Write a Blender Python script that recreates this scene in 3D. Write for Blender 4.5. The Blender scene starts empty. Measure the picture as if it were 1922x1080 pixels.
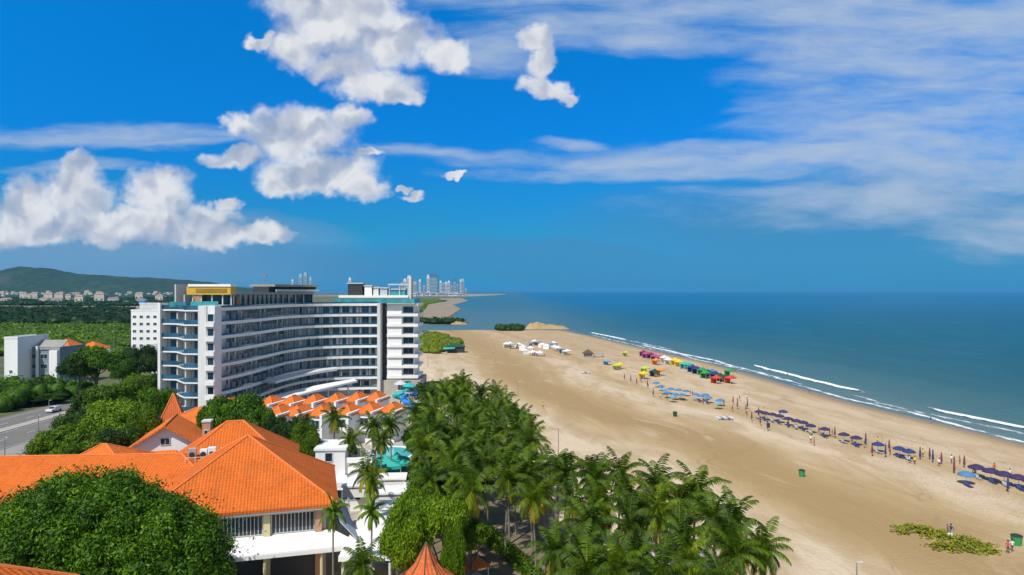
import bpy, math, random
import numpy as np
from mathutils import Vector, Matrix, noise as mnoise
R = math.radians
S = bpy.context.scene
COL = S.collection
rnd = random.Random(7)
nrg = np.random.default_rng(11)
F, H, CX, HY = 1281.0, 32.0, 961.0, 547.0

def G(px, py, z=0.0):
    """ground point seen at photo pixel (px,py) lying at height z"""
    Y = (H - z) * F / (py - HY)
    return Vector(((px - CX) / F * Y, Y, z))
def PY(px, Y, z=0.0):
    return Vector(((px - CX) / F * Y, Y, z))
def ZY(py, Y):
    return H - (py - HY) / F * Y

# ------------------------------------------------------------------ materials
MATS = {}
def newmat(name):
    m = bpy.data.materials.new(name); m.use_nodes = True
    nt = m.node_tree; b = nt.nodes['Principled BSDF']
    MATS[name] = m
    return m, nt, b
def N(nt, t, **kw):
    n = nt.nodes.new(t)
    for k, v in kw.items():
        if k in ('inputs',):
            for i, x in v.items(): n.inputs[i].default_value = x
        else: setattr(n, k, v)
    return n
def math_n(nt, op, a=None, b=None, c=None, clamp=False):
    n = nt.nodes.new('ShaderNodeMath'); n.operation = op; n.use_clamp = clamp
    for i, x in enumerate((a, b, c)):
        if x is None: continue
        if isinstance(x, (int, float)): n.inputs[i].default_value = x
        else: nt.links.new(x, n.inputs[i])
    return n.outputs[0]
def mixc(nt, f, a, b, mode='MIX'):
    n = nt.nodes.new('ShaderNodeMix'); n.data_type = 'RGBA'; n.blend_type = mode; n.clamp_factor = True
    for i, x in ((0, f), (6, a), (7, b)):
        if isinstance(x, (int, float)): n.inputs[i].default_value = x
        elif isinstance(x, tuple): n.inputs[i].default_value = (x + (1,))[:4]
        else: nt.links.new(x, n.inputs[i])
    return n.outputs[2]
def ramp(nt, fac, pts, interp='LINEAR'):
    n = nt.nodes.new('ShaderNodeValToRGB'); cr = n.color_ramp; cr.interpolation = interp
    while len(cr.elements) < len(pts): cr.elements.new(0.5)
    for e, (p, c) in zip(cr.elements, pts):
        e.position = p; e.color = (tuple(c) + (1,))[:4] if not isinstance(c, (int, float)) else (c, c, c, 1)
    nt.links.new(fac, n.inputs[0]); return n.outputs[0]
def tex_noise(nt, vec, scale, detail=4, rough=0.55, dist=0.0, dim='3D'):
    n = nt.nodes.new('ShaderNodeTexNoise'); n.noise_dimensions = dim
    n.inputs['Scale'].default_value = scale; n.inputs['Detail'].default_value = detail
    n.inputs['Roughness'].default_value = rough; n.inputs['Distortion'].default_value = dist
    if vec is not None: nt.links.new(vec, n.inputs['Vector'])
    return n.outputs[0]
def mapping(nt, vec, scale=(1, 1, 1), loc=(0, 0, 0), rot=(0, 0, 0)):
    n = nt.nodes.new('ShaderNodeMapping'); nt.links.new(vec, n.inputs[0])
    n.inputs['Scale'].default_value = scale; n.inputs['Location'].default_value = loc; n.inputs['Rotation'].default_value = rot
    return n.outputs[0]
def bump(nt, h, strength, dist, b):
    n = nt.nodes.new('ShaderNodeBump'); n.inputs['Strength'].default_value = strength; n.inputs['Distance'].default_value = dist
    nt.links.new(h, n.inputs['Height']); nt.links.new(n.outputs[0], b.inputs['Normal'])
def paint(name, col, rough=0.7, var=0.18, scale=0.6, metal=0.0, streak=False, bmp=0.0, spec=None):
    """base colour with weathering that has its own shape"""
    m, nt, b = newmat(name)
    tc = nt.nodes.new('ShaderNodeTexCoord').outputs['Object']
    v = mapping(nt, tc, (1, 1, 0.18)) if streak else tc
    n1 = tex_noise(nt, v, scale, 5, 0.6)
    n2 = tex_noise(nt, tc, scale * 7, 3, 0.6)
    f = math_n(nt, 'MULTIPLY_ADD', n2, 0.35, math_n(nt, 'MULTIPLY', n1, 0.65))
    lo = tuple(c * (1 - var) for c in col); hi = tuple(min(1, c * (1 + var * 0.6)) for c in col)
    nt.links.new(ramp(nt, f, [(0.3, lo), (0.68, hi)]), b.inputs['Base Color'])
    b.inputs['Roughness'].default_value = rough; b.inputs['Metallic'].default_value = metal
    if spec is not None: b.inputs['Specular IOR Level'].default_value = spec
    if bmp: bump(nt, n2, bmp, 0.05, b)
    return m
def glassy(name, col, rough=0.12, var=0.5, scale=0.35):
    m, nt, b = newmat(name)
    tc = nt.nodes.new('ShaderNodeTexCoord').outputs['Object']
    f = tex_noise(nt, tc, scale, 2, 0.5)
    nt.links.new(ramp(nt, f, [(0.35, tuple(c * (1 - var) for c in col)), (0.65, tuple(c * (1 + var) for c in col))]), b.inputs['Base Color'])
    b.inputs['Roughness'].default_value = rough; b.inputs['Specular IOR Level'].default_value = 0.6
    return m
def tiles(name, col, period=0.34):
    m, nt, b = newmat(name)
    tc = nt.nodes.new('ShaderNodeTexCoord')
    uv = tc.outputs['UV']
    sx = nt.nodes.new('ShaderNodeSeparateXYZ'); nt.links.new(uv, sx.inputs[0])
    u = math_n(nt, 'MULTIPLY', sx.outputs[0], 2 * math.pi / period)
    v = math_n(nt, 'FRACT', math_n(nt, 'MULTIPLY', sx.outputs[1], 1 / 0.42))
    su = math_n(nt, 'MULTIPLY_ADD', math_n(nt, 'SINE', u), 0.5, 0.5)
    hgt = math_n(nt, 'MULTIPLY_ADD', v, 0.4, su)
    n1 = tex_noise(nt, tc.outputs['Object'], 0.5, 4, 0.6)
    n2 = tex_noise(nt, mapping(nt, uv, (1 / period, 1 / 0.42, 1)), 1.0, 1, 0.5)
    f = math_n(nt, 'MULTIPLY_ADD', n2, 0.5, math_n(nt, 'MULTIPLY', n1, 0.5))
    c = ramp(nt, f, [(0.32, tuple(x * 0.74 for x in col)), (0.5, col), (0.68, tuple(min(1, x * 1.16) for x in col))])
    n3 = tex_noise(nt, mapping(nt, uv, (0.55, 0.16, 1)), 1.0, 5, 0.65)
    c = mixc(nt, ramp(nt, n3, [(0.52, 0.0), (0.72, 0.55)]), c, tuple(x * y for x, y in zip(col, (0.62, 0.80, 1.3))))
    c = mixc(nt, ramp(nt, n3, [(0.28, 0.45), (0.44, 0.0)]), c, (col[0] * 1.05, col[1] * 1.5, col[2] * 2.6))
    gr = math_n(nt, 'LESS_THAN', v, 0.14)
    c2 = mixc(nt, math_n(nt, 'MULTIPLY', gr, 0.35), c, tuple(x * 0.5 for x in col))
    c2 = mixc(nt, math_n(nt, 'MULTIPLY', math_n(nt, 'LESS_THAN', su, 0.22), 0.3), c2, tuple(x * 0.5 for x in col))
    nt.links.new(c2, b.inputs['Base Color']); b.inputs['Roughness'].default_value = 0.85
    b.inputs['Specular IOR Level'].default_value = 0.2
    bump(nt, hgt, 0.7, 0.06, b)
    return m
def leafmat(name, c_lo, c_hi, c_alt=None, scale=0.35, trans=0.25):
    m, nt, b = newmat(name)
    tc = nt.nodes.new('ShaderNodeTexCoord').outputs['Object']
    at = nt.nodes.new('ShaderNodeAttribute'); at.attribute_name = 'tint'
    oi = nt.nodes.new('ShaderNodeObjectInfo')
    n1 = tex_noise(nt, tc, scale, 3, 0.6)
    f = math_n(nt, 'MULTIPLY_ADD', at.outputs['Fac'], 0.55, math_n(nt, 'MULTIPLY', n1, 0.45))
    f = math_n(nt, 'ADD', f, math_n(nt, 'MULTIPLY_ADD', oi.outputs['Random'], 0.24, -0.12))
    pts = [(0.25, c_lo), (0.7, c_hi)]
    if c_alt: pts.append((0.97, c_alt))
    c = ramp(nt, f, pts)
    nt.links.new(c, b.inputs['Base Color']); b.inputs['Roughness'].default_value = 0.55
    b.inputs['Specular IOR Level'].default_value = 0.25
    if trans:
        tr = nt.nodes.new('ShaderNodeBsdfTranslucent'); nt.links.new(c, tr.inputs[0])
        mx = nt.nodes.new('ShaderNodeMixShader'); mx.inputs[0].default_value = trans
        nt.links.new(b.outputs[0], mx.inputs[1]); nt.links.new(tr.outputs[0], mx.inputs[2])
        nt.links.new(mx.outputs[0], nt.nodes['Material Output'].inputs[0])
    return m

# ------------------------------------------------------------------ mesh builder
class MB:
    def __init__(s): s.v = []; s.f = []; s.m = []
    def add(s, vs, fs, mi=0):
        o = len(s.v); s.v += [tuple(v) for v in vs]
        s.f += [tuple(i + o for i in f) for f in fs]; s.m += [mi] * len(fs); return s
    def box(s, x0, x1, y0, y1, z0, z1, mi=0):
        vs = [(x, y, z) for z in (z0, z1) for (x, y) in ((x0, y0), (x1, y0), (x1, y1), (x0, y1))]
        return s.add(vs, [(3, 2, 1, 0), (4, 5, 6, 7), (0, 1, 5, 4), (1, 2, 6, 5), (2, 3, 7, 6), (3, 0, 4, 7)], mi)
    def obox(s, c, u, w, d, z0, z1, mi=0):
        """box centred on c in plan, width w along unit u, depth d across"""
        u = Vector((u[0], u[1], 0)).normalized(); n = Vector((-u.y, u.x, 0)); c = Vector((c[0], c[1], 0))
        q = [c - u * w / 2 - n * d / 2, c + u * w / 2 - n * d / 2, c + u * w / 2 + n * d / 2, c - u * w / 2 + n * d / 2]
        return s.prism([(p.x, p.y) for p in q], z0, z1, mi)
    def prism(s, poly, z0, z1, mi=0, ccw=None):
        n = len(poly)
        a = sum(poly[i][0] * poly[(i + 1) % n][1] - poly[(i + 1) % n][0] * poly[i][1] for i in range(n))
        if a < 0: poly = poly[::-1]
        vs = [(x, y, z0) for x, y in poly] + [(x, y, z1) for x, y in poly]
        fs = [tuple(range(n - 1, -1, -1)), tuple(range(n, 2 * n))] + [(i, (i + 1) % n, n + (i + 1) % n, n + i) for i in range(n)]
        return s.add(vs, fs, mi)
    def quad(s, a, b, c, d, mi=0): return s.add([a, b, c, d], [(0, 1, 2, 3)], mi)
    def tube(s, pts, rad, n=6, mi=0, cap=True):
        pts = [Vector(p) for p in pts]; rs = rad if isinstance(rad, (list, tuple)) else [rad] * len(pts)
        vs = []; fs = []
        for i, p in enumerate(pts):
            t = (pts[min(i + 1, len(pts) - 1)] - pts[max(i - 1, 0)]).normalized()
            a = t.orthogonal().normalized() if abs(t.z) < 0.9 else Vector((1, 0, 0)).cross(t).normalized()
            b = t.cross(a)
            for k in range(n):
                an = 2 * math.pi * k / n
                vs.append(p + (a * math.cos(an) + b * math.sin(an)) * rs[i])
        for i in range(len(pts) - 1):
            for k in range(n):
                k2 = (k + 1) % n
                fs.append((i * n + k, i * n + k2, (i + 1) * n + k2, (i + 1) * n + k))
        if cap:
            fs.append(tuple(range(n - 1, -1, -1))); fs.append(tuple((len(pts) - 1) * n + k for k in range(n)))
        return s.add(vs, fs, mi)
    def lathe(s, prof, n=16, c=(0, 0, 0), mi=0):
        vs = []; fs = []
        for r, z in prof:
            for k in range(n):
                a = 2 * math.pi * k / n; vs.append((c[0] + r * math.cos(a), c[1] + r * math.sin(a), c[2] + z))
        for i in range(len(prof) - 1):
            for k in range(n):
                k2 = (k + 1) % n; fs.append((i * n + k, i * n + k2, (i + 1) * n + k2, (i + 1) * n + k))
        return s.add(vs, fs, mi)
    def slab(s, pts, th, mi=0):
        """thick plate: polygon pts (3D, planar), extruded down by th"""
        n = len(pts); pts = [Vector(p) for p in pts]
        vs = pts + [p - Vector((0, 0, th)) for p in pts]
        fs = [tuple(range(n)), tuple(range(2 * n - 1, n - 1, -1))] + [(i, n + i, n + (i + 1) % n, (i + 1) % n) for i in range(n)]
        return s.add(vs, fs, mi)
    def build(s, name, mats, parent=None, smooth=False, loc=None):
        me = bpy.data.meshes.new(name); me.from_pydata(s.v, [], s.f)
        mats = mats if isinstance(mats, (list, tuple)) else [mats]
        for m in mats: me.materials.append(m)
        me.polygons.foreach_set('material_index', s.m)
        if smooth: me.polygons.foreach_set('use_smooth', [True] * len(s.f))
        uvl = me.uv_layers.new(name='UVMap')
        uv = np.zeros((len(me.loops), 2), dtype=np.float32)
        vc = s.v
        for p in me.polygons:
            n = p.normal
            if abs(n.z) > 0.995: t = Vector((1, 0, 0))
            else: t = Vector((0, 0, 1)).cross(n).normalized()
            w = n.cross(t)
            for li in p.loop_indices:
                c = Vector(vc[me.loops[li].vertex_index]); uv[li] = (c.dot(t), c.dot(w))
        uvl.data.foreach_set('uv', uv.ravel())
        me.update()
        o = bpy.data.objects.new(name, me); COL.objects.link(o)
        if parent: o.parent = parent
        if loc is not None: o.location = loc
        return o

def tag(o, label=None, cat=None, group=None, kind=None):
    if label: o['label'] = label
    if cat: o['category'] = cat
    if group: o['group'] = group
    if kind: o['kind'] = kind
    return o
def thing(name, label, cat, loc=(0, 0, 0), rz=0.0, group=None, sc=1.0):
    o = bpy.data.objects.new(name, None); COL.objects.link(o); o.empty_display_size = 0.5
    o.location = loc; o.rotation_euler = (0, 0, rz)
    o.scale = (sc, sc, sc) if isinstance(sc, (int, float)) else sc
    return tag(o, label, cat, group)
KIDS = {}
def dup(root, loc, rz=0.0, sc=1.0, label=None, group=None):
    if root.name not in KIDS: KIDS[root.name] = [(c, list(c.children)) for c in root.children]
    r = root.copy(); COL.objects.link(r); r.location = loc; r.rotation_euler = (0, 0, rz)
    r.scale = (sc, sc, sc) if isinstance(sc, (int, float)) else sc
    if label: r['label'] = label
    if group: r['group'] = group
    for ch, gs in KIDS[root.name]:
        c = ch.copy(); COL.objects.link(c); c.parent = r
        for g in gs:
            d = g.copy(); COL.objects.link(d); d.parent = c
    return r
class Proto:
    """first placement uses the built thing itself, the others are copies"""
    def __init__(s, root): s.root = root; s.used = False
    def put(s, loc, rz=0.0, sc=1.0, label=None, group=None):
        if not s.used:
            s.used = True; s.first = (loc, rz, sc, label, group)
            r = s.root; s._set(r, loc, rz, sc, label, group); KIDS[r.name] = [(c, list(c.children)) for c in r.children]
            return r
        return dup(s.root, loc, rz, sc, label, group)
    def _set(s, r, loc, rz, sc, label, group):
        r.location = loc; r.rotation_euler = (0, 0, rz); r.scale = (sc, sc, sc) if isinstance(sc, (int, float)) else sc
        if label: r['label'] = label
        if group: r['group'] = group
ORD = 'first second third fourth fifth sixth seventh eighth ninth tenth eleventh twelfth thirteenth fourteenth fifteenth sixteenth seventeenth eighteenth nineteenth twentieth'.split()
TENS = {2: 'twenty', 3: 'thirty', 4: 'forty', 5: 'fifty', 6: 'sixty', 7: 'seventy', 8: 'eighty', 9: 'ninety'}
def ordn(i):
    if i < 20: return ORD[i]
    n = i + 1
    if n % 10 == 0: return TENS[n // 10][:-1] + 'ieth'
    return TENS[n // 10] + '-' + ORD[n % 10 - 1]

def leaf_arrays(P, Nv, size, rng, aspect=0.5, tilt=0.5, droop=0.0):
    n = len(P)
    d = rng.normal(size=(n, 3)) * tilt + Nv; d /= np.linalg.norm(d, axis=1, keepdims=True) + 1e-9
    r = rng.normal(size=(n, 3)); r[:, 2] -= droop
    t = np.cross(d, r); t /= np.linalg.norm(t, axis=1, keepdims=True) + 1e-9
    if droop:  # long axis hangs
        b = t.copy(); t = np.cross(b, d)
        t *= np.where(t[:, 2:3] > 0, -1, 1)
    else: b = np.cross(d, t)
    sz = size * rng.uniform(0.6, 1.3, size=(n, 1))
    V = np.stack([P + t * sz, P + b * sz * aspect, P - t * sz, P - b * sz * aspect], axis=1).reshape(-1, 3)
    return V
def mesh_np(name, V, nq, mats, midx=None, tint=None, parent=None, extra=None, smooth=False):
    """V: (4*nq,3) quads; extra = (verts, faces) appended with material index 0"""
    me = bpy.data.meshes.new(name)
    faces_extra = []; nv = len(V)
    if extra is not None:
        ev, ef = extra; V = np.concatenate([V, np.asarray(ev)], 0); faces_extra = ef
    nl = nq * 4 + sum(len(f) for f in faces_extra)
    me.vertices.add(len(V)); me.vertices.foreach_set('co', np.asarray(V, dtype=np.float32).ravel())
    me.loops.add(nl); me.polygons.add(nq + len(faces_extra))
    li = list(range(nq * 4)); st = list(range(0, nq * 4, 4)); k = nq * 4
    for f in faces_extra:
        st.append(k); li += [nv + i for i in f]; k += len(f)
    me.loops.foreach_set('vertex_index', li); me.polygons.foreach_set('loop_start', st)
    for m in (mats if isinstance(mats, (list, tuple)) else [mats]): me.materials.append(m)
    if midx is not None: me.polygons.foreach_set('material_index', list(midx) + [0] * len(faces_extra))
    if tint is not None:
        a = me.attributes.new('tint', 'FLOAT', 'POINT')
        tt = np.repeat(np.asarray(tint, dtype=np.float32), 4)
        if len(V) > len(tt): tt = np.concatenate([tt, np.full(len(V) - len(tt), 0.25, dtype=np.float32)])
        a.data.foreach_set('value', tt)
    me.update(calc_edges=True); me.validate()
    o = bpy.data.objects.new(name, me); COL.objects.link(o)
    if parent: o.parent = parent
    return o
ICO = None
def ico(sub=2):
    import bmesh
    bm = bmesh.new(); bmesh.ops.create_icosphere(bm, subdivisions=sub, radius=1)
    v = np.array([x.co[:] for x in bm.verts]); f = [tuple(x.index for x in q.verts) for q in bm.faces]; bm.free()
    return v, f
ICOV, ICOF = ico(2)
def crown_mesh(name, lobes, per, size, mat, seed, parent=None, core=0.8, aspect=0.5, tilt=0.6, droop=0.0, low=-0.5, jit=0.18):
    """lobes: list of (cx,cy,cz,rx,ry,rz); per = leaves per unit of lobe surface"""
    rng = np.random.default_rng(seed); Vs = []; Ts = []; ev = []; ef = []
    L = np.array(lobes)
    for i, (cx, cy, cz, rx, ry, rz) in enumerate(lobes):
        area = 4 * math.pi * ((rx * ry) ** 1.6 / 3 + (rx * rz) ** 1.6 / 3 + (ry * rz) ** 1.6 / 3) ** (1 / 1.6)
        n = int(area * per)
        d = rng.normal(size=(n, 3)); d /= np.linalg.norm(d, axis=1, keepdims=True)
        d = d[d[:, 2] > low]
        rad = 1 + rng.normal(size=(len(d), 1)) * jit * 0.5 + jit * 0.5 * np.sin(d[:, :1] * 9 + i) * np.sin(d[:, 1:2] * 8 + 2 * i)
        P = np.array([cx, cy, cz]) + d * rad * np.array([rx, ry, rz])
        ins = np.zeros(len(P), bool)       # drop what lies deep inside another lobe
        for j in range(len(L)):
            if j == i: continue
            q = (P - L[j, :3]) / L[j, 3:]
            ins |= (q ** 2).sum(1) < 0.72
        P = P[~ins]; d = d[~ins]
        Nn = d / np.array([rx, ry, rz]); Nn /= np.linalg.norm(Nn, axis=1, keepdims=True)
        Vs.append(leaf_arrays(P, Nn, size, rng, aspect, tilt, droop))
        base = rng.uniform(-0.26, 0.26)
        Ts.append(np.clip(rng.uniform(0.15, 0.85, size=len(P)) + base, 0, 1))
        if core:  # added solid core inside each lobe, blocks light and see-through gaps
            o = len(ev)
            w = ICOV * np.array([rx, ry, rz]) * core * (1 + 0.12 * np.sin(ICOV[:, :1] * 7 + i) * np.cos(ICOV[:, 1:2] * 6)) + np.array([cx, cy, cz])
            ev += [tuple(x) for x in w]; ef += [tuple(a + o for a in f) for f in ICOF]
    V = np.concatenate(Vs); T = np.concatenate(Ts)
    return mesh_np(name, V, len(V) // 4, mat, tint=T, parent=parent, extra=(ev, ef) if core else None)
# ------------------------------------------------------------------ camera, sun, sky
cam = bpy.data.objects.new('camera', bpy.data.cameras.new('camera')); COL.objects.link(cam)
cam.location = (0, 0, H); cam.rotation_euler = (R(90), 0, 0)
cam.data.sensor_width = 36; cam.data.lens = 36 * F / 1922; cam.data.shift_y = (HY - 540) / 1922
cam.data.clip_start = 0.5; cam.data.clip_end = 120000
S.camera = cam
SUN_AZ_VEC = Vector((-0.52, -0.854, 0)); SUN_EL = 52
sd = SUN_AZ_VEC.normalized() * math.cos(R(SUN_EL)) + Vector((0, 0, math.sin(R(SUN_EL))))
sl = bpy.data.lights.new('sun', 'SUN'); sl.energy = 4.6; sl.angle = R(0.5); sl.color = (1.0, 0.955, 0.88)
so = bpy.data.objects.new('sun', sl); COL.objects.link(so); so.rotation_euler = sd.to_track_quat('Z', 'Y').to_euler()
so.location = (0, 0, 100)

W = bpy.data.worlds.new('World'); S.world = W; W.use_nodes = True
nt = W.node_tree; bg = nt.nodes['Background']
tc = nt.nodes.new('ShaderNodeTexCoord').outputs['Generated']
sky = nt.nodes.new('ShaderNodeTexSky'); sky.sky_type = 'NISHITA'; sky.sun_disc = False
sky.sun_elevation = R(SUN_EL); sky.sun_rotation = math.atan2(sd.x, sd.y)
sky.air_density = 1.0; sky.dust_density = 0.4; sky.ozone_density = 2.0
SKYK = 0.12
sx = nt.nodes.new('ShaderNodeSeparateXYZ'); nt.links.new(tc, sx.inputs[0])
yy = math_n(nt, 'MAXIMUM', sx.outputs[1], 0.02)
U = math_n(nt, 'MULTIPLY_ADD', math_n(nt, 'DIVIDE', sx.outputs[0], yy), 1.281, 0.961)     # thousands of photo pixels, across
Vv = math_n(nt, 'MULTIPLY_ADD', math_n(nt, 'DIVIDE', sx.outputs[2], yy), -1.281, 0.547)   # and down
cmb = nt.nodes.new('ShaderNodeCombineXYZ'); nt.links.new(U, cmb.inputs[0]); nt.links.new(Vv, cmb.inputs[1])
UV = cmb.outputs[0]
def vm(op, a, b=None, c=None):
    n = nt.nodes.new('ShaderNodeVectorMath'); n.operation = op
    for i, x in enumerate((a, b, c)):
        if x is None: continue
        if isinstance(x, tuple): n.inputs[i].default_value = x
        else: nt.links.new(x, n.inputs[i])
    return n
def noise_vec(vec, scale, detail, rough):
    n = nt.nodes.new('ShaderNodeTexNoise'); n.inputs['Scale'].default_value = scale; n.inputs['Detail'].default_value = detail
    n.inputs['Roughness'].default_value = rough; nt.links.new(vec, n.inputs['Vector']); return n.outputs['Color']
def blobs(vec, ells, ang=None):
    acc = None
    for (cx, cy, rx, ry) in ells:
        cx, cy, rx, ry = cx / 1000, cy / 1000, rx / 1000, ry / 1000
        m = vm('MULTIPLY_ADD', vec, (1 / rx, 1 / ry, 0), (-cx / rx, -cy / ry, 0)).outputs[0]
        l = vm('DOT_PRODUCT', m, m).outputs['Value']
        g = math_n(nt, 'SUBTRACT', 1.0, l)
        acc = g if acc is None else math_n(nt, 'SMOOTH_MAX', acc, g, 0.25)
    return math_n(nt, 'MAXIMUM', acc, -1.5)
CUM = [(640,30,120,80),(735,75,95,62),(835,112,46,36),(705,165,80,32),(560,95,58,40),(600,-10,110,60),(490,72,30,14),(745,185,40,14),(640,125,70,30),
       (560,255,110,48),(655,225,36,28),(440,300,62,22),(600,325,115,38),(675,348,52,26),(445,238,30,26),(520,345,40,24),(690,292,30,10),
       (60,385,60,50),(150,325,34,38),(145,365,70,50),(290,370,70,58),(300,335,34,24),(60,425,110,36),(180,425,100,38),(390,405,52,30),(400,440,100,26),(500,436,56,20),(250,430,160,34),(430,380,20,14),(-60,410,80,50),
       (1003,75,36,26),(1018,120,26,40),(1030,165,48,18),(1075,176,20,10),(765,362,20,10),(851,334,18,5),(752,348,10,6)]
w1 = vm('SUBTRACT', noise_vec(UV, 9.0, 3, 0.58), (0.5, 0.5, 0.5)).outputs[0]
warp = vm('MULTIPLY_ADD', w1, (0.085, 0.075, 0), UV).outputs[0]
w2 = vm('SUBTRACT', noise_vec(UV, 34.0, 2, 0.6), (0.5, 0.5, 0.5)).outputs[0]
warp = vm('MULTIPLY_ADD', w2, (0.03, 0.028, 0), warp).outputs[0]
fld = blobs(warp, CUM)
fine = tex_noise(nt, UV, 20.0, 6, 0.66)
puff = tex_noise(nt, warp, 11.0, 2, 0.5)
dens = math_n(nt, 'ADD', fld, math_n(nt, 'MULTIPLY_ADD', fine, 1.5, -0.68))
ca = nt.nodes.new('ShaderNodeMapRange'); ca.interpolation_type = 'SMOOTHERSTEP'
nt.links.new(dens, ca.inputs[0]); ca.inputs[1].default_value = -0.5; ca.inputs[2].default_value = 0.95
calpha = ca.outputs[0]
# self shading of the cumulus: how much cloud stands between a point and the sun (towards up-left)
warp2 = vm('ADD', warp, (-0.012, -0.026, 0)).outputs[0]
puff2 = tex_noise(nt, warp2, 11.0, 2, 0.5)
shd = math_n(nt, 'MULTIPLY', math_n(nt, 'SUBTRACT', puff2, puff), 3.6)
shd = math_n(nt, 'ADD', shd, math_n(nt, 'MULTIPLY_ADD', math_n(nt, 'MINIMUM', fld, 1.0), 0.30, 0.13))
shd = math_n(nt, 'ADD', shd, math_n(nt, 'MULTIPLY_ADD', fine, 0.55, -0.27), clamp=True)
ccol = ramp(nt, shd, [(0.0, (0.78, 0.80, 0.83)), (0.28, (0.66, 0.69, 0.75)), (0.55, (0.50, 0.55, 0.66)), (1.0, (0.34, 0.42, 0.58))])
# cirrus veil
wv = vm('MULTIPLY_ADD', vm('SUBTRACT', noise_vec(mapping(nt, UV, (2, 6, 1)), 1.3, 4, 0.55), (0.5,) * 3).outputs[0], (0.16, 0.09, 0), UV).outputs[0]
CIR = [(1230,0,420,22),(1240,70,330,30),(1560,25,520,60),(1800,40,400,110),(1750,130,300,60),(1600,190,190,45),(1650,245,260,40),(1850,210,250,40),(1500,290,480,32),
       (1100,296,300,18),(1350,270,160,14),(1180,55,200,34),(1250,322,350,16),(1800,300,360,80),(1400,360,170,16),(1700,380,420,45),(1080,262,70,10),(180,258,330,22),(330,268,160,10),(850,290,200,10),(900,95,120,40),(1520,90,110,40),(1950,420,250,60),(90,315,140,12)]
cf = blobs(wv, CIR)
st = tex_noise(nt, mapping(nt, wv, (1.6, 8.0, 1), rot=(0, 0, 0.05)), 2.2, 6, 0.66)
st2 = tex_noise(nt, mapping(nt, UV, (1.0, 3.5, 1), rot=(0, 0, -0.2)), 3.4, 3, 0.6)
ci = math_n(nt, 'ADD', math_n(nt, 'MULTIPLY', cf, 0.8), math_n(nt, 'MULTIPLY_ADD', math_n(nt, 'ADD', st, math_n(nt, 'MULTIPLY', st2, 0.6)), 2.9, -2.15))
cr_ = nt.nodes.new('ShaderNodeMapRange'); cr_.interpolation_type = 'SMOOTHSTEP'
nt.links.new(ci, cr_.inputs[0]); cr_.inputs[1].default_value = -0.45; cr_.inputs[2].default_value = 1.75; cr_.inputs[4].default_value = 0.92
cirA = cr_.outputs[0]
# thin haze of high cloud low over the land on the left
hz = blobs(wv, [(60, 505, 600, 85), (220, 450, 420, 50)])
hzA = math_n(nt, 'MULTIPLY', math_n(nt, 'ADD', hz, 0.35, clamp=True), 0.62)
SKY_TINT_STOPS = TINT = [(0.0, (1, 1, 1))]
elev = math_n(nt, 'DIVIDE', sx.outputs[2], yy)
inv = 1.0 / SKYK
def lum(c): return tuple(x * inv for x in c)
TG = [(0.0, (0.015, 0.25, 0.80)), (0.012, (0.015, 0.25, 0.60)), (0.09, (0.030, 0.262, 0.462)), (0.232, (0.007, 0.335, 0.70)), (0.42, (0.004, 0.446, 0.84)), (0.85, (0.45, 0.55, 0.65)), (1.0, (0.625, 0.625, 0.625))]
tint = ramp(nt, elev, TG)
base = mixc(nt, 1.0, sky.outputs[0], tint, 'MULTIPLY')
bgain = vm('MULTIPLY', base, (1.6, 1.6, 1.6)).outputs[0]
c1 = mixc(nt, hzA, bgain, lum((0.24, 0.36, 0.56)))
hz2 = blobs(wv, [(1750, 440, 700, 130), (1100, 500, 800, 50)])
c1 = mixc(nt, math_n(nt, 'MULTIPLY', math_n(nt, 'ADD', hz2, 0.3, clamp=True), 0.62), c1, lum((0.070, 0.235, 0.475)))
c2 = mixc(nt, cirA, c1, lum((0.44, 0.545, 0.70)))
cc = vm('MULTIPLY', ccol, (inv, inv, inv)).outputs[0]
front = math_n(nt, 'GREATER_THAN', sx.outputs[1], 0.05)
up = math_n(nt, 'GREATER_THAN', sx.outputs[2], 0.0)
fa = math_n(nt, 'MULTIPLY', calpha, math_n(nt, 'MULTIPLY', front, up))
c3 = mixc(nt, fa, c2, cc)
nt.links.new(c3, bg.inputs[0]); bg.inputs[1].default_value = SKYK
S.view_settings.view_transform = 'Standard'; S.view_settings.look = 'None'; S.view_settings.exposure = 0.0; S.view_settings.gamma = 1.0
W.cycles.sampling_method = 'MANUAL'; W.cycles.sample_map_resolution = 512
S.cycles.max_bounces = 6; S.cycles.transparent_max_bounces = 24; S.cycles.volume_bounces = 0
S.cycles.volume_step_rate = 4

# ------------------------------------------------------------------ shore line
SHORE = [(112,100),(108.3,144.3),(103.8,169.4),(98.5,196.1),(96,225),(93,262),(88.5,308),(82,345),(72,402),(59,482),(46,546)]
def shore_x(y):
    if y <= SHORE[0][1]: return SHORE[0][0] + (SHORE[0][1] - y) * 0.1
    for (a, b), (c, d) in zip(SHORE, SHORE[1:]):
        if y <= d: return a + (c - a) * (y - b) / (d - b)
    return SHORE[-1][0]
def shore_node(nt, posx, posy):
    fc = nt.nodes.new('ShaderNodeFloatCurve'); cu = fc.mapping.curves[0]
    pts = [(0.0, shore_x(0) / 200)] + [(y / 600, x / 200) for x, y in SHORE] + [(1.0, 38 / 200)]
    while len(cu.points) < len(pts): cu.points.new(0.5, 0.5)
    for p, q in zip(cu.points, pts): p.location = q; p.handle_type = 'AUTO'
    fc.mapping.update()
    nt.links.new(math_n(nt, 'DIVIDE', posy, 600.0, clamp=True), fc.inputs['Value'])
    return math_n(nt, 'SUBTRACT', math_n(nt, 'MULTIPLY', fc.outputs[0], 200.0), posx)   # distance inland

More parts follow.
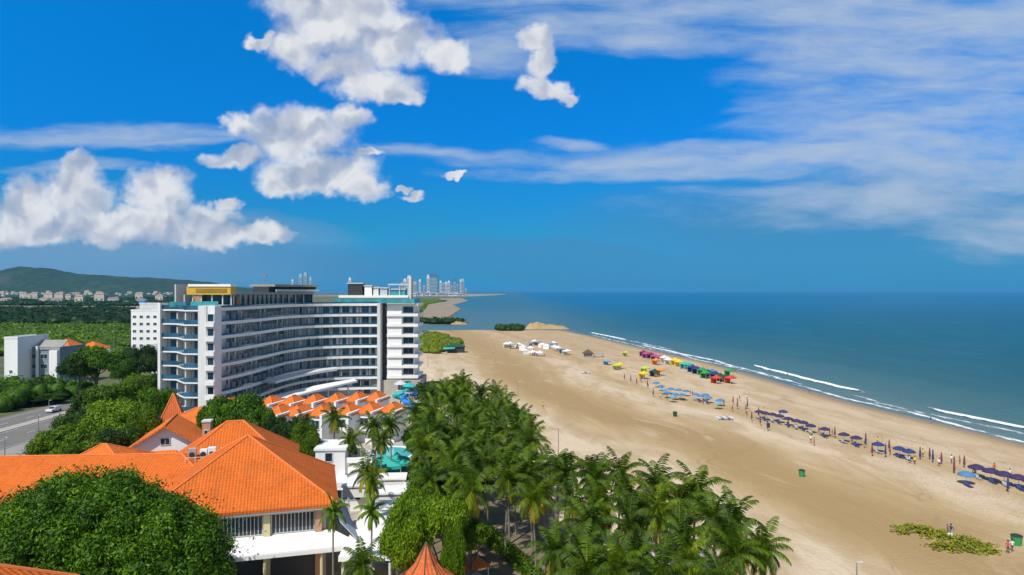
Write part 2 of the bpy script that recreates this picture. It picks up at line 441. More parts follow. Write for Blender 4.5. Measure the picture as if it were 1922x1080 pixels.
# sand
m, nt, b = newmat('sand')
pos = nt.nodes.new('ShaderNodeNewGeometry').outputs['Position']
sp = nt.nodes.new('ShaderNodeSeparateXYZ'); nt.links.new(pos, sp.inputs[0])
d = shore_node(nt, sp.outputs[0], sp.outputs[1])
cb = nt.nodes.new('ShaderNodeCombineXYZ'); nt.links.new(d, cb.inputs[0]); nt.links.new(sp.outputs[1], cb.inputs[1])
long_n = tex_noise(nt, mapping(nt, cb.outputs[0], (0.045, 0.016, 1)), 1.0, 5, 0.6, 0.5)
med_n = tex_noise(nt, mapping(nt, cb.outputs[0], (0.13, 0.04, 1)), 1.0, 5, 0.6, 0.8)
fin_n = tex_noise(nt, pos, 1.6, 4, 0.6)
ysh = math_n(nt, 'MULTIPLY', math_n(nt, 'SUBTRACT', math_n(nt, 'MINIMUM', sp.outputs[1], 250.0), 145.0), 0.2)
ysm = nt.nodes.new('ShaderNodeMapRange'); ysm.interpolation_type = 'SMOOTHSTEP'; nt.links.new(d, ysm.inputs[0]); ysm.inputs[1].default_value = 22; ysm.inputs[2].default_value = 42
e_ = math_n(nt, 'SUBTRACT', d, math_n(nt, 'MULTIPLY', ysh, ysm.outputs[0]))
dd = math_n(nt, 'ADD', e_, math_n(nt, 'MULTIPLY_ADD', long_n, 20.0, -10.0))
dn = math_n(nt, 'DIVIDE', dd, 140.0, clamp=True)
PALE, TAN, DRK, WET = (0.60, 0.465, 0.31), (0.46, 0.33, 0.17), (0.355, 0.24, 0.105), (0.20, 0.165, 0.11)
band = ramp(nt, dn, [(0.0, TAN), (0.06, (0.53, 0.40, 0.255)), (0.15, PALE), (0.21, PALE), (0.255, TAN), (0.32, (0.63, 0.50, 0.35)), (0.365, PALE), (0.42, TAN), (0.48, DRK), (0.53, DRK), (0.575, TAN), (0.63, (0.60, 0.48, 0.33)), (0.70, (0.66, 0.53, 0.38)), (1.0, (0.63, 0.51, 0.36))])
c = mixc(nt, ramp(nt, med_n, [(0.42, 0.0), (0.62, 0.55)]), band, DRK)
c = mixc(nt, ramp(nt, med_n, [(0.30, 0.5), (0.42, 0.0)]), c, PALE)
farf = nt.nodes.new('ShaderNodeMapRange'); nt.links.new(sp.outputs[1], farf.inputs[0]); farf.inputs[1].default_value = 270; farf.inputs[2].default_value = 360; farf.inputs[4].default_value = 0.62
c = mixc(nt, math_n(nt, 'MULTIPLY', farf.outputs[0], 0.8), c, mixc(nt, long_n, (0.33, 0.21, 0.09), (0.47, 0.33, 0.18)))
wetf = nt.nodes.new('ShaderNodeMapRange'); nt.links.new(math_n(nt, 'ADD', d, math_n(nt, 'MULTIPLY_ADD', med_n, 5.0, -2.5)), wetf.inputs[0])
wetf.inputs[1].default_value = 7.0; wetf.inputs[2].default_value = 1.5; wetf.inputs[3].default_value = 0.0; wetf.inputs[4].default_value = 0.85; wetf.clamp = True
c = mixc(nt, wetf.outputs[0], c, WET)
c = mixc(nt, math_n(nt, 'MULTIPLY', ramp(nt, fin_n, [(0.35, 0.5), (0.6, 0.0)]), 0.30), c, (0.40, 0.29, 0.17))
mea = tex_noise(nt, mapping(nt, cb.outputs[0], (0.028, 0.010, 1)), 1.0, 2, 0.5, 0.4)
mea2 = tex_noise(nt, mapping(nt, cb.outputs[0], (0.05, 0.021, 1), loc=(7, 3, 0)), 1.0, 2, 0.5, 0.4)
def lines(src, k, lv, w):
    f = math_n(nt, 'FRACT', math_n(nt, 'MULTIPLY', src, k)); a_ = math_n(nt, 'ABSOLUTE', math_n(nt, 'SUBTRACT', math_n(nt, 'ABSOLUTE', math_n(nt, 'SUBTRACT', f, 0.5)), lv))
    return math_n(nt, 'LESS_THAN', a_, w)
tmask = math_n(nt, 'MULTIPLY', math_n(nt, 'MAXIMUM', lines(mea, 9, 0.03, 0.010), lines(mea2, 7, 0.035, 0.010)), ramp(nt, med_n, [(0.42, 0.0), (0.55, 0.34)]))
c = mixc(nt, tmask, c, (0.27, 0.18, 0.09))
foot = tex_noise(nt, pos, 2.6, 2, 0.7)
fz = nt.nodes.new('ShaderNodeMapRange'); nt.links.new(math_n(nt, 'ABSOLUTE', math_n(nt, 'SUBTRACT', d, 28.0)), fz.inputs[0]); fz.inputs[1].default_value = 8; fz.inputs[2].default_value = 24; fz.inputs[3].default_value = 0.55; fz.inputs[4].default_value = 0.12
c = mixc(nt, math_n(nt, 'MULTIPLY', ramp(nt, foot, [(0.52, 0.0), (0.62, 1.0)]), fz.outputs[0]), c, (0.30, 0.21, 0.115))
# a little sparse creeping grass tint on the flats
gn = tex_noise(nt, mapping(nt, pos, (0.05, 0.05, 1)), 1.0, 5, 0.65)
c = mixc(nt, math_n(nt, 'MULTIPLY', ramp(nt, gn, [(0.60, 0.0), (0.72, 1.0)]), 0.4), c, (0.30, 0.26, 0.08))
nt.links.new(c, b.inputs['Base Color'])
rg = nt.nodes.new('ShaderNodeMapRange'); nt.links.new(wetf.outputs[0], rg.inputs[0]); rg.inputs[3].default_value = 0.95; rg.inputs[4].default_value = 0.35
nt.links.new(rg.outputs[0], b.inputs['Roughness']); b.inputs['Specular IOR Level'].default_value = 0.25
bump(nt, math_n(nt, 'ADD', fin_n, math_n(nt, 'MULTIPLY', med_n, 3.0)), 0.6, 0.25, b)
SAND = m

# sea
m, nt, b = newmat('sea_water')
pos = nt.nodes.new('ShaderNodeNewGeometry').outputs['Position']
sp = nt.nodes.new('ShaderNodeSeparateXYZ'); nt.links.new(pos, sp.inputs[0])
d = shore_node(nt, sp.outputs[0], sp.outputs[1])
off = math_n(nt, 'MULTIPLY', d, -1.0)
big = tex_noise(nt, mapping(nt, pos, (0.004, 0.0022, 1)), 1.0, 4, 0.6)
o2 = math_n(nt, 'MULTIPLY_ADD', big, 60.0, math_n(nt, 'ADD', off, -30.0))
c = ramp(nt, math_n(nt, 'DIVIDE', o2, 700.0, clamp=True), [(0.0, (0.17, 0.20, 0.19)), (0.025, (0.07, 0.14, 0.15)), (0.08, (0.016, 0.092, 0.115)), (0.35, (0.003, 0.088, 0.125)), (1.0, (0.001, 0.085, 0.15))])
fy = nt.nodes.new('ShaderNodeMapRange'); nt.links.new(math_n(nt, 'SUBTRACT', sp.outputs[1], math_n(nt, 'MULTIPLY', sp.outputs[0], 0.5)), fy.inputs[0]); fy.inputs[1].default_value = 150; fy.inputs[2].default_value = 1500
c = mixc(nt, fy.outputs[0], c, (0.0, 0.125, 0.275))
chop = tex_noise(nt, mapping(nt, pos, (0.05, 0.018, 1)), 1.0, 6, 0.65)
c = mixc(nt, ramp(nt, chop, [(0.42, 0.0), (0.7, 0.45)]), c, (0.015, 0.145, 0.19))
murk = tex_noise(nt, mapping(nt, pos, (0.012, 0.005, 1)), 1.0, 5, 0.6)
mr = nt.nodes.new('ShaderNodeMapRange'); nt.links.new(math_n(nt, 'ADD', off, math_n(nt, 'MULTIPLY_ADD', murk, 120.0, -60.0)), mr.inputs[0]); mr.inputs[1].default_value = 5; mr.inputs[2].default_value = 130; mr.inputs[3].default_value = 0.55; mr.inputs[4].default_value = 0.0
c = mixc(nt, mr.outputs[0], c, (0.06, 0.15, 0.15))
nt.links.new(c, b.inputs['Base Color'])
b.inputs['Roughness'].default_value = 0.42; b.inputs['Specular IOR Level'].default_value = 0.09
wv_ = tex_noise(nt, mapping(nt, pos, (0.35, 0.09, 1)), 1.0, 5, 0.6)
bump(nt, wv_, 1.0, 1.3, b)
SEA = m

SEAZ = -0.12
MB().quad((-45000, -300, SEAZ), (45000, -300, SEAZ), (45000, 45000, SEAZ), (-45000, 45000, SEAZ)).build('sea', SEA)['kind'] = 'structure'

# land base sheet
landmat, nt, b = newmat('soil')
pos = nt.nodes.new('ShaderNodeNewGeometry').outputs['Position']
n1 = tex_noise(nt, pos, 0.02, 6, 0.65); n2 = tex_noise(nt, pos, 0.5, 4, 0.6)
c = ramp(nt, n1, [(0.38, (0.055, 0.085, 0.022)), (0.5, (0.10, 0.12, 0.035)), (0.62, (0.22, 0.18, 0.10))])
c = mixc(nt, ramp(nt, n2, [(0.4, 0.35), (0.6, 0.0)]), c, (0.06, 0.055, 0.03))
nt.links.new(c, b.inputs['Base Color']); b.inputs['Roughness'].default_value = 0.95; bump(nt, n2, 0.5, 0.3, b)
land = [(100,-50),(92,140),(80,250),(60,400),(36,520),(28,540),(-15,543),(-46,529),(-69,516),(-115,528),(-140,600),(-89,648),(-45,666),(-44,700),(-50,748),(-80,765),(-76,854),(-92,1242),(-142,1640),(-146,2277),(-228,3153),(-217,4400),(-120,5600),(-60,6900),(-70,8200),(-400,9500),(-12000,12000),(-12000,-50)]
def sheet(name, poly, z, mat, kind='structure'):
    from mathutils.geometry import delaunay_2d_cdt
    n = len(poly)
    vs, _, fs, *_r = delaunay_2d_cdt([Vector(p) for p in poly], [], [list(range(n))], 1, 1e-4)
    me = bpy.data.meshes.new(name); me.from_pydata([(v.x, v.y, z) for v in vs], [], [tuple(f) for f in fs])
    me.update()
    if me.polygons[0].normal.z < 0: me.flip_normals()
    me.materials.append(mat)
    o = bpy.data.objects.new(name, me); COL.objects.link(o); o['kind'] = kind
    return o
sheet('ground', land, 0.0, landmat)
# beach: cross sections that dip under the sea
ys = list(range(-50, 560, 8)); mb = MB(); rows = []
vs = []
for y in ys:
    xs = shore_x(y)
    inner = -22.0 if y < 200 else max(-22 - (y - 200) * 0.35, -68)
    k = 22
    for j in range(k): 
        x = inner + (xs - 8 - inner) * j / (k - 1)
        e = min(1, (xs - x) / 30) * min(1.0, max(0.0, (x - inner) / 12))
        zz = 0.03 + 0.55 * e * max(0, mnoise.noise(Vector((x * 0.035, y * 0.02, 3))) + 0.25)
        vs.append((x, y, zz if 0 < j < k - 1 else 0.03))
    vs.append((xs - 3, y, -0.03)); vs.append((xs + 3, y, -0.22)); vs.append((xs + 9, y, -0.55))
w = 25
fs = [(i * w + j, i * w + j + 1, (i + 1) * w + j + 1, (i + 1) * w + j) for i in range(len(ys) - 1) for j in range(w - 1)]
mb.add(vs, fs); o = mb.build('beach', SAND, smooth=True); o['kind'] = 'structure'
# sand spit that closes the beach at the far end
sp_ = [(50,536),(47,548),(20,556),(-15,552),(-46,540),(-72,524),(-72,500),(-60,430),(0,470)]
sheet('sand_spit', sp_, 0.022, SAND)
WHITE = paint('white_plaster', (0.80, 0.80, 0.78), 0.8, 0.10, 0.25, streak=True)
WHITE2 = paint('old_white_plaster', (0.62, 0.62, 0.60), 0.85, 0.2, 0.4, streak=True)
GREYW = paint('grey_plaster', (0.20, 0.25, 0.29), 0.85, 0.2, 0.3, streak=True)
MEMB = paint('white_membrane', (0.84, 0.83, 0.80), 0.6, 0.06, 0.3)
BLUEM = paint('grey_blue_membrane', (0.40, 0.46, 0.54), 0.7, 0.08, 0.3)
CREAM = paint('cream_paint', (0.60, 0.53, 0.30), 0.8, 0.15, 0.5, streak=True)
SALMON = paint('salmon_paint', (0.52, 0.27, 0.17), 0.8, 0.2, 0.5, streak=True)
YELLOW = paint('yellow_cladding', (0.62, 0.38, 0.03), 0.5, 0.12, 0.8)
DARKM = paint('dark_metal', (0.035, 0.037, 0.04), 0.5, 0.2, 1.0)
GREYM = paint('grey_metal', (0.22, 0.23, 0.24), 0.45, 0.15, 1.0)
LIGHTM = paint('pale_metal', (0.55, 0.56, 0.56), 0.45, 0.1, 1.0)
GLASS = glassy('dark_glass', (0.014, 0.035, 0.055))
GLASSB = glassy('blue_glass', (0.03, 0.10, 0.17), 0.1, 0.35)
TEALG = glassy('teal_glass', (0.05, 0.28, 0.31), 0.15, 0.3)
ROOF = tiles('orange_tiles', (0.65, 0.145, 0.022))
ROOF2 = tiles('bright_orange_tiles', (0.70, 0.17, 0.03), 0.45)
ROOFR = tiles('red_orange_tiles', (0.62, 0.15, 0.045), 0.35)
RIDGE = paint('ridge_tile', (0.70, 0.19, 0.045), 0.85, 0.2, 1.2)
CONC = paint('concrete', (0.30, 0.285, 0.26), 0.9, 0.22, 0.25)
ASPH = paint('asphalt', (0.175, 0.165, 0.15), 0.9, 0.25, 0.12)
PAVE = paint('paving', (0.42, 0.38, 0.33), 0.9, 0.25, 0.5)
MARK = paint('road_paint', (0.7, 0.7, 0.66), 0.7, 0.2, 0.8)
WOOD = paint('brown_wood', (0.12, 0.06, 0.035), 0.7, 0.3, 1.0)
TURQ = paint('turquoise_paint', (0.03, 0.42, 0.42), 0.4, 0.15, 0.8)
SLBLUE = paint('slide_blue', (0.02, 0.22, 0.60), 0.3, 0.12, 0.8)

def hip_roof(parent, cx, cy, rz, w, d, z0, h, over=0.6, mat=ROOF, ridge=True, name='roof', th=0.22, gable=False, lo=None):
    """hip roof, w along local x, d along local y (ridge along the longer side)"""
    W2, D2 = w / 2 + over, d / 2 + over
    c, s = math.cos(rz), math.sin(rz)
    T = lambda x, y, z: (cx + x * c - y * s, cy + x * s + y * c, z)
    if w >= d: a = (W2 - D2) if not gable else W2; r1, r2 = (-a, 0), (a, 0)
    else: a = (D2 - W2) if not gable else D2; r1, r2 = (0, -a), (0, a)
    A, B, C, D = (-W2, -D2), (W2, -D2), (W2, D2), (-W2, D2)
    zt = z0 + h; m = MB()
    P = lambda p, z: T(p[0], p[1], z)
    if w >= d:
        faces = [[P(A, z0), P(B, z0), P(r2, zt), P(r1, zt)], [P(C, z0), P(D, z0), P(r1, zt), P(r2, zt)]]
        if not gable: faces += [[P(B, z0), P(C, z0), P(r2, zt)], [P(D, z0), P(A, z0), P(r1, zt)]]
    else:
        faces = [[P(B, z0), P(C, z0), P(r2, zt), P(r1, zt)], [P(D, z0), P(A, z0), P(r1, zt), P(r2, zt)]]
        if not gable: faces += [[P(A, z0), P(B, z0), P(r1, zt)], [P(C, z0), P(D, z0), P(r2, zt)]]
    if abs(a) < 0.02 and not gable:
        faces = [[P(p, z0), P(q, z0), P((0, 0), zt)] for p, q in ((A, B), (B, C), (C, D), (D, A))]
    for f in faces: m.slab([Vector(p) for p in f], th)
    o = m.build(name, [mat], parent)
    if ridge:
        k = MB(); rr = 0.13
        segs = [(P(r1, zt), P(r2, zt))] if abs(a) > 0.02 else []
        if not gable:
            for p, q in ((A, r1), (D, r1 if w >= d else r2), (B, r2 if w >= d else r1), (C, r2)): segs.append((P(p, z0), P(q, zt)))
        for p, q in segs: k.tube([Vector(p), Vector(q)], rr, 6)
        k.build('ridge_cap', [RIDGE], o)
    return o
def window(parent, x, y, z, u, w, h, nb=0, frame=None, glass=None, depth=0.12, name='window', bars=0.06):
    """framed window centred (x,y), sill z, standing along unit u, facing (u.y,-u.x)"""
    u = Vector((u[0], u[1], 0)).normalized(); n = Vector((u.y, -u.x, 0))
    m = MB(); c = Vector((x, y, 0)) + n * 0.02
    f = 0.09
    m.obox(c, u, w, 0.05, z + f, z + h - f, 1)
    m.obox(c, u, w + 2 * f, depth, z + h - f, z + h, 0); m.obox(c, u, w + 2 * f, depth, z, z + f, 0)
    for sgn in (-1, 1): m.obox(c + u * sgn * (w / 2 + f / 2), u, f, depth, z + f, z + h - f, 0)
    for i in range(nb): m.obox(c + u * w * ((i + 1) / (nb + 1) - 0.5), u, bars, depth * 0.8, z + f, z + h - f, 0)
    return m.build(name, [frame or WHITE, glass or GLASS], parent)

HGL = glassy('hotel_glass', (0.05, 0.105, 0.14), 0.12, 0.6)
RECW = paint('shade_tinted_recess_plaster', (0.44, 0.52, 0.57), 0.8, 0.12, 0.3, streak=True)  # blue cast of the shaded recesses is put into this plaster colour
# ================================================================== the long curved hotel
hotel = thing('curved_hotel', 'long white nine storey hotel with curved balcony facade and rooftop terrace', 'hotel', (-60, 190, 0))
HO = Vector((-60, 190, 0))
def L2(p): return (p[0] - HO.x, p[1] - HO.y)
cpts = [(-66.5,153.5),(-65.0,162),(-64.1,171),(-63.7,181),(-63.0,191),(-60.5,199.5),(-55.5,205.2),(-48.5,208.2),(-40.8,209.2)]
def catmull(P, n=12):
    out = []
    for i in range(len(P) - 1):
        p0, p1, p2, p3 = (Vector(P[max(i - 1, 0)]), Vector(P[i]), Vector(P[i + 1]), Vector(P[min(i + 2, len(P) - 1)]))
        for k in range(n):
            t = k / n
            out.append(0.5 * ((2 * p1) + (p2 - p0) * t + (2 * p0 - 5 * p1 + 4 * p2 - p3) * t * t + (3 * p1 - p0 - 3 * p2 + p3) * t ** 3))
    out.append(Vector(P[-1])); return out
cv = catmull([Vector((x, y)) for x, y in cpts])
cum = [0]
for a, b_ in zip(cv, cv[1:]): cum.append(cum[-1] + (b_ - a).length)
TOT = cum[-1]
def at_s(s):
    s = min(max(s, 0), TOT)
    for i in range(len(cum) - 1):
        if s <= cum[i + 1] or i == len(cum) - 2:
            t = (s - cum[i]) / (cum[i + 1] - cum[i]); p = cv[i].lerp(cv[i + 1], t); u = (cv[i + 1] - cv[i]).normalized(); return p, u
BAYS = 25; BW = TOT / BAYS
st_ = [at_s(i * BW) for i in range(BAYS + 1)]
def off_line(dist):   # dist>0 into the building
    out = []
    for p, u in st_:
        n = Vector((-u.y, u.x)); out.append(L2(p + n * dist))
    return out
front = off_line(0.0); recess = off_line(1.7); slabin = off_line(1.55)
def back_line(dist):
    out = []
    for i, (p, u) in enumerate(st_):
        n = Vector((-u.y, u.x)); out.append(L2(p + n * min(dist, 2.6 + i * 1.2 if i < 5 else dist)))
    return out
back = back_line(13.0)
FH = 3.2; ZT = 28.4; LV = [ZT - FH * k for k in range(9)]     # tops of the parapet bands
def strip(m, o1, o2, z0, z1, mi=0):
    n = len(o1); vs = [(p[0], p[1], z0) for p in o1] + [(p[0], p[1], z0) for p in o2] + [(p[0], p[1], z1) for p in o1] + [(p[0], p[1], z1) for p in o2]
    fs = []
    for i in range(n - 1):
        a, b_, c, d_ = i, i + 1, n + i + 1, n + i
        fs += [(a + 2 * n, d_ + 2 * n, c + 2 * n, b_ + 2 * n)[::-1], (a, d_, c, b_), (a, b_, b_ + 2 * n, a + 2 * n), (d_, d_ + 2 * n, c + 2 * n, c)]
    fs += [(0, 2 * n, 3 * n, n), (n - 1, 2 * n - 1, 4 * n - 1, 3 * n - 1)]
    m.add(vs, fs, mi)
mb = MB(); strip(mb, recess, back, 0, ZT - 0.9); mb.build('rear_block', [RECW], hotel)
for z in LV:
    m = MB(); strip(m, front, slabin, z - 0.85, z - 0.6); strip(m, front, off_line(0.16), z - 0.6, z - 0.12)
    o = m.build('balcony_slab', [WHITE], hotel)
    m = MB(); strip(m, off_line(0.05), off_line(0.10), z - 0.119, z + 0.32); m.build('railing', [GLASSB], o)
# partitions between balconies
farp = MB()
for i in range(1, BAYS):
    p, u = st_[i]; n = Vector((-u.y, u.x)); c = p + n * 0.95
    for z in LV[1:]:
        m = MB() if i > 13 else farp
        m.obox(L2(c), n, 1.1 if i > 13 else .8, 0.1, z - 0.59, z + (FH - 0.87 if i > 13 else 1.3))
        if i > 13: m.build('balcony_partition', [RECW], hotel)
o = farp.build('balcony_partition', [RECW], hotel); o['kind'] = 'stuff'
# glazed doors of the rooms: the bays that face the viewer are windows of their own, the foreshortened ones one mesh
near = MB(); 
for k, z in enumerate(LV[1:]):
    for i in range(BAYS):
        p, u = at_s((i + 0.5) * BW); n = Vector((-u.y, u.x)); c = L2(p + n * 1.64)
        z0 = z - 0.58; zz1 = z + FH - 1.0
        m = near if i < BAYS - 11 else MB()
        jj = 0.26 if (i * 7 + k * 3) % 5 else 0.05
        m.obox(c, u, BW * (0.66 if m is not near else 0.9), 0.06, z0, zz1, 1)
        cc_ = Vector(c) - n * 0.05
        m.obox(cc_, u, 0.07, 0.06, z0, zz1, 0)
        for sgn in (-1, 1): m.obox(cc_ + u * sgn * BW * (0.34 if m is not near else .46), u, 0.12, 0.08, z0, zz1, 0)
        if (i * 5 + k * 7) % 9 in (0, 2, 4): m.obox(cc_ + u * BW * 0.17, u, BW * 0.26, 0.03, z0 + 0.1, zz1 - 0.1, 2)   # drawn curtain
        if m is not near: m.build('window', [GREYM, HGL, WHITE2], hotel)
o = near.build('window', [GREYM, HGL, WHITE2], hotel); o['kind'] = 'stuff'
# left end: white block with one dark window per floor, blank wall, recessed zigzag balconies, fin
m = MB(); m.box(-66.95 + 60, -65.25 + 60, 149.8 - 190, 153.3 - 190, 0, ZT + 0.35)
m.build('stair_tower', [WHITE], hotel)
for z in LV[1:]:
    window(hotel, -66.1 + 60, 149.74 - 190, z + 0.1, (1, 0), 1.3, 1.75, 0, WHITE, GLASS)
    mb = MB(); mb.box(-67.2 + 60, -65.2 + 60, 149.1 - 190, 149.79 - 190, z - 1.0, z - 0.1); mb.build('window_ledge', [WHITE], hotel)
m = MB(); m.prism([(-69.3 + 60, 150.6 - 190), (-66.97 + 60, 149.6 - 190), (-66.97 + 60, 165 - 190), (-69.3 + 60, 165 - 190)], 0, ZT + 0.4); m.build('blank_wall', [WHITE2], hotel)
zig_f = [(-80.6,157.0),(-77.0,156.4),(-72.6,150.9),(-69.32,150.6)]
zl = [L2(p) for p in zig_f]
zin = [L2(p) for p in [(-80.6,159.4),(-76.2,158.8),(-71.8,153.6),(-69.32,153.2)]]
zbk = [L2(p) for p in [(-80.6,172),(-76.6,172),(-73.2,170),(-69.32,168)]]
mb = MB(); strip(mb, zin, zbk, 0, ZT - 0.9); mb.build('rear_wall', [RECW], hotel)
for z in LV:
    m = MB(); strip(m, zl, zin, z - 0.85, z - 0.55); o = m.build('balcony_slab', [WHITE], hotel)
    ins = [(a[0] + 0.03, a[1] + 0.08) for a in zl]; ins2 = [(a[0] + 0.03, a[1] + 0.13) for a in zl]
    m = MB(); strip(m, ins, ins2, z - 0.55, z + 0.45); m.build('railing', [GLASSB], o)
for z in LV[1:]:
    m = MB()
    for c, u, w in (((-78.4 + 60, 159.0 - 190), (1, -0.14), 2.4), ((-74.0 + 60, 156.1 - 190), (0.646, -0.763), 4.6), ((-70.6 + 60, 153.3 - 190), (1, -0.16), 1.5)):
        m.obox(c, u, w, 0.1, z - 0.5, z + 1.9, 0)
    m.build('balcony_door', [GLASSB], hotel)
m = MB(); m.box(-81.2 + 60, -80.63 + 60, 156.4 - 190, 160 - 190, 0, ZT + 0.8); m.build('end_fin', [WHITE], hotel)
m = MB(); m.box(-77.1 + 60, -76.85 + 60, 156.9 - 190, 159 - 190, 0, ZT - 0.9); m.build('balcony_post', [WHITE2], hotel)
m = MB(); m.box(-72.5 + 60, -72.2 + 60, 151.2 - 190, 153.7 - 190, 0, ZT - 0.9); m.build('balcony_post', [WHITE2], hotel)
# right tower
tx0, tx1, ty = -38.75, -29.1, 211.6
m = MB(); m.box(tx0 + 60, tx1 + 60 - 1.4, ty + 1.2 - 190, ty + 13 - 190, 4.6, ZT + 0.1); m.box(tx0 + 60, -34.2 + 60, ty - 190, ty + 1.19 - 190, 4.6, ZT + 0.3); m.build('tower_block', [WHITE], hotel)
m = MB(); m.box(-40.3 + 60, -38.78 + 60, 212.6 - 190, 224 - 190, 0, ZT); m.build('painted_shadow_gap', [DARKM], hotel)  # dark colour stands in for the shade inside the gap
m = MB(); m.box(-41.3 + 60, -40.32 + 60, 208.9 - 190, 222 - 190, 0, ZT); m.build('side_wall', [WHITE2], hotel)
for z in LV[:8]:
    m = MB(); m.box(tx0 + 60 + .02, tx1 + 60, ty - 0.5 - 190, ty + 1.15 - 190, z - 0.95, z - 0.15); m.box(-30.7 + 60, tx1 + 60, ty + 1.2 - 190, ty + 12 - 190, z - 0.95, z - 0.15); m.build('balcony_slab', [WHITE], hotel)
for z in LV[1:8]:
    window(hotel, -32.3 + 60, ty + 1.12 - 190, z + 0.1, (1, 0), 3.0, 1.9, 1, GREYM, GLASS)
# podium and entrance canopies
m = MB(); m.box(-52 + 60, -28.3 + 60, 210.3 - 190, 226 - 190, 0, 4.55); o = m.build('podium', [PAVE], hotel)
for x, w in ((-48.5, 3.4), (-44.6, 1.6), (-33.2, 3.6)): window(o, x + 60, 210.2 - 190, 0.5, (1, 0), w, 3.8, 1, DARKM, GLASS, name='podium_door')
def ribbon(pl, pr, z0, z1, th):
    m = MB(); n = len(pl)
    for i in range(n - 1):
        za = z0 + (z1 - z0) * i / (n - 1); zb = z0 + (z1 - z0) * (i + 1) / (n - 1)
        a, b_, c, d_ = pl[i], pl[i + 1], pr[i + 1], pr[i]
        m.slab([(a[0], a[1], za), (d_[0], d_[1], za), (c[0], c[1], zb), (b_[0], b_[1], zb)], th)
    return m
def arc(p0, p1, p2, n=14):
    return [((1 - t) ** 2 * p0[0] + 2 * t * (1 - t) * p1[0] + t * t * p2[0] + 60, (1 - t) ** 2 * p0[1] + 2 * t * (1 - t) * p1[1] + t * t * p2[1] - 190) for t in [i / n for i in range(n + 1)]]
ribbon(arc((-61.5,168), (-57,188), (-46.5,201)), arc((-56.6,165), (-52,182), (-44.6,197)), 5.6, 6.2, 0.5).build('entrance_canopy', [MEMB], hotel)
ribbon(arc((-63.5,174), (-61,193), (-51.5,200)), arc((-59.6,172), (-57,188), (-50.2,196)), 9.3, 9.8, 0.6).build('upper_canopy', [WHITE2], hotel)
for x, y in ((-56.0,171),(-53.6,179),(-50.4,187),(-46.8,195)): m = MB(); m.tube([(x + 60, y - 190, 0), (x + 60, y - 190, 5.3)], 0.22, 8); m.build('canopy_column', [WHITE2], hotel)
# roof deck and rooftop structures
mb = MB(); strip(mb, off_line(0.9), back_line(12.8), ZT - 0.9, ZT - 0.45); mb.build('roof_deck', [CONC], hotel)
m = MB(); m.box(-80 + 60, -66.7 + 60, 157.3 - 190, 172 - 190, ZT - 0.9, ZT - 0.4); m.build('roof_deck', [CONC], hotel)
m = MB(); m.box(-78.5 + 60, -74.8 + 60, 156.5 - 190, 156.58 - 190, ZT - 0.1, ZT + 1.2); m.box(-73.0 + 60, -66.7 + 60, 155 - 190, 155.08 - 190, ZT + .3, ZT + 1.3); m.build('glass_screen', [TEALG], hotel)
yb = MB(); yb.box(-76.2 + 60, -65.9 + 60, 159.8 - 190, 163 - 190, 31.2, 33.1, 0); yb.box(-75.8 + 60, -65.8 + 60, 159.6 - 190, 163.2 - 190, 33.1, 33.65, 1); yb.box(-74.0 + 60, -66.8 + 60, 159.7 - 190, 159.79 - 190, 31.7, 32.6, 2)
yb.build('yellow_roof_pavilion', [YELLOW, MEMB, paint('ochre_panel', (0.30, 0.17, 0.02), 0.6)], hotel)
for x in (-77, -75, -73, -70.5, -68, -66): m = MB(); m.box(x + 60 - .12, x + 60 + .12, 160.3 - 190, 160.55 - 190, ZT - 0.4, 31.19); m.build('pavilion_post', [LIGHTM], hotel)
m = MB(); m.box(-78.6 + 60, -78.3 + 60, 159 - 190, 168 - 190, ZT - .4, 33.6); m.build('pavilion_fin', [LIGHTM], hotel)
m = MB(); m.box(-77 + 60, -66 + 60, 165 - 190, 165.2 - 190, ZT - 0.4, 30.8); m.build('pavilion_wall', [SALMON], hotel)
# bar level along the roof
st_b = [at_s(s) for s in np.linspace(10, TOT - 19, 15)]
def offb(d_): return [L2(p + Vector((-u.y, u.x)) * d_) for p, u in st_b]
m = MB(); strip(m, offb(2.2), offb(10), ZT - 0.44, 31.1); m.build('roof_bar', [GLASS], hotel)
m = MB(); strip(m, offb(1.3), offb(11), 31.1, 31.75); m.build('roof_bar_ceiling', [GREYM], hotel)
for i, (p, u) in enumerate(st_b):
    q = L2(p + Vector((-u.y, u.x)) * 1.9); m = MB(); m.box(q[0] - .13, q[0] + .13, q[1] - .13, q[1] + .13, ZT - .44, 31.1); m.build('roof_bar_post', [LIGHTM], hotel)
st_c = [at_s(s) for s in np.linspace(36, TOT - 17, 10)]
def offc(d_): return [L2(p + Vector((-u.y, u.x)) * d_) for p, u in st_c]
m = MB(); strip(m, offc(4.4), offc(9), 31.76, 33.3); m.build('upper_lounge', [DARKM], hotel)
m = MB(); strip(m, offc(2.6), offc(10), 33.3, 33.95); o = m.build('upper_roof', [CONC], hotel)
m = MB(); strip(m, offc(2.2), offc(2.4), 31.9, 32.5); m.build('upper_parapet', [LIGHTM], hotel)
m = MB(); m.box(-53.5 + 60, -32 + 60, 210.5 - 190, 220 - 190, 30.0, 30.75); o = m.build('terrace_slab', [MEMB], hotel)
m = MB(); m.box(-55 + 60, -30 + 60, 210 - 190, 210.08 - 190, ZT - .1, ZT + 1.3); m.box(-30.1 + 60, -30.0 + 60, 210.1 - 190, 222 - 190, ZT - .1, ZT + 1.3); m.build('glass_screen', [TEALG], hotel)
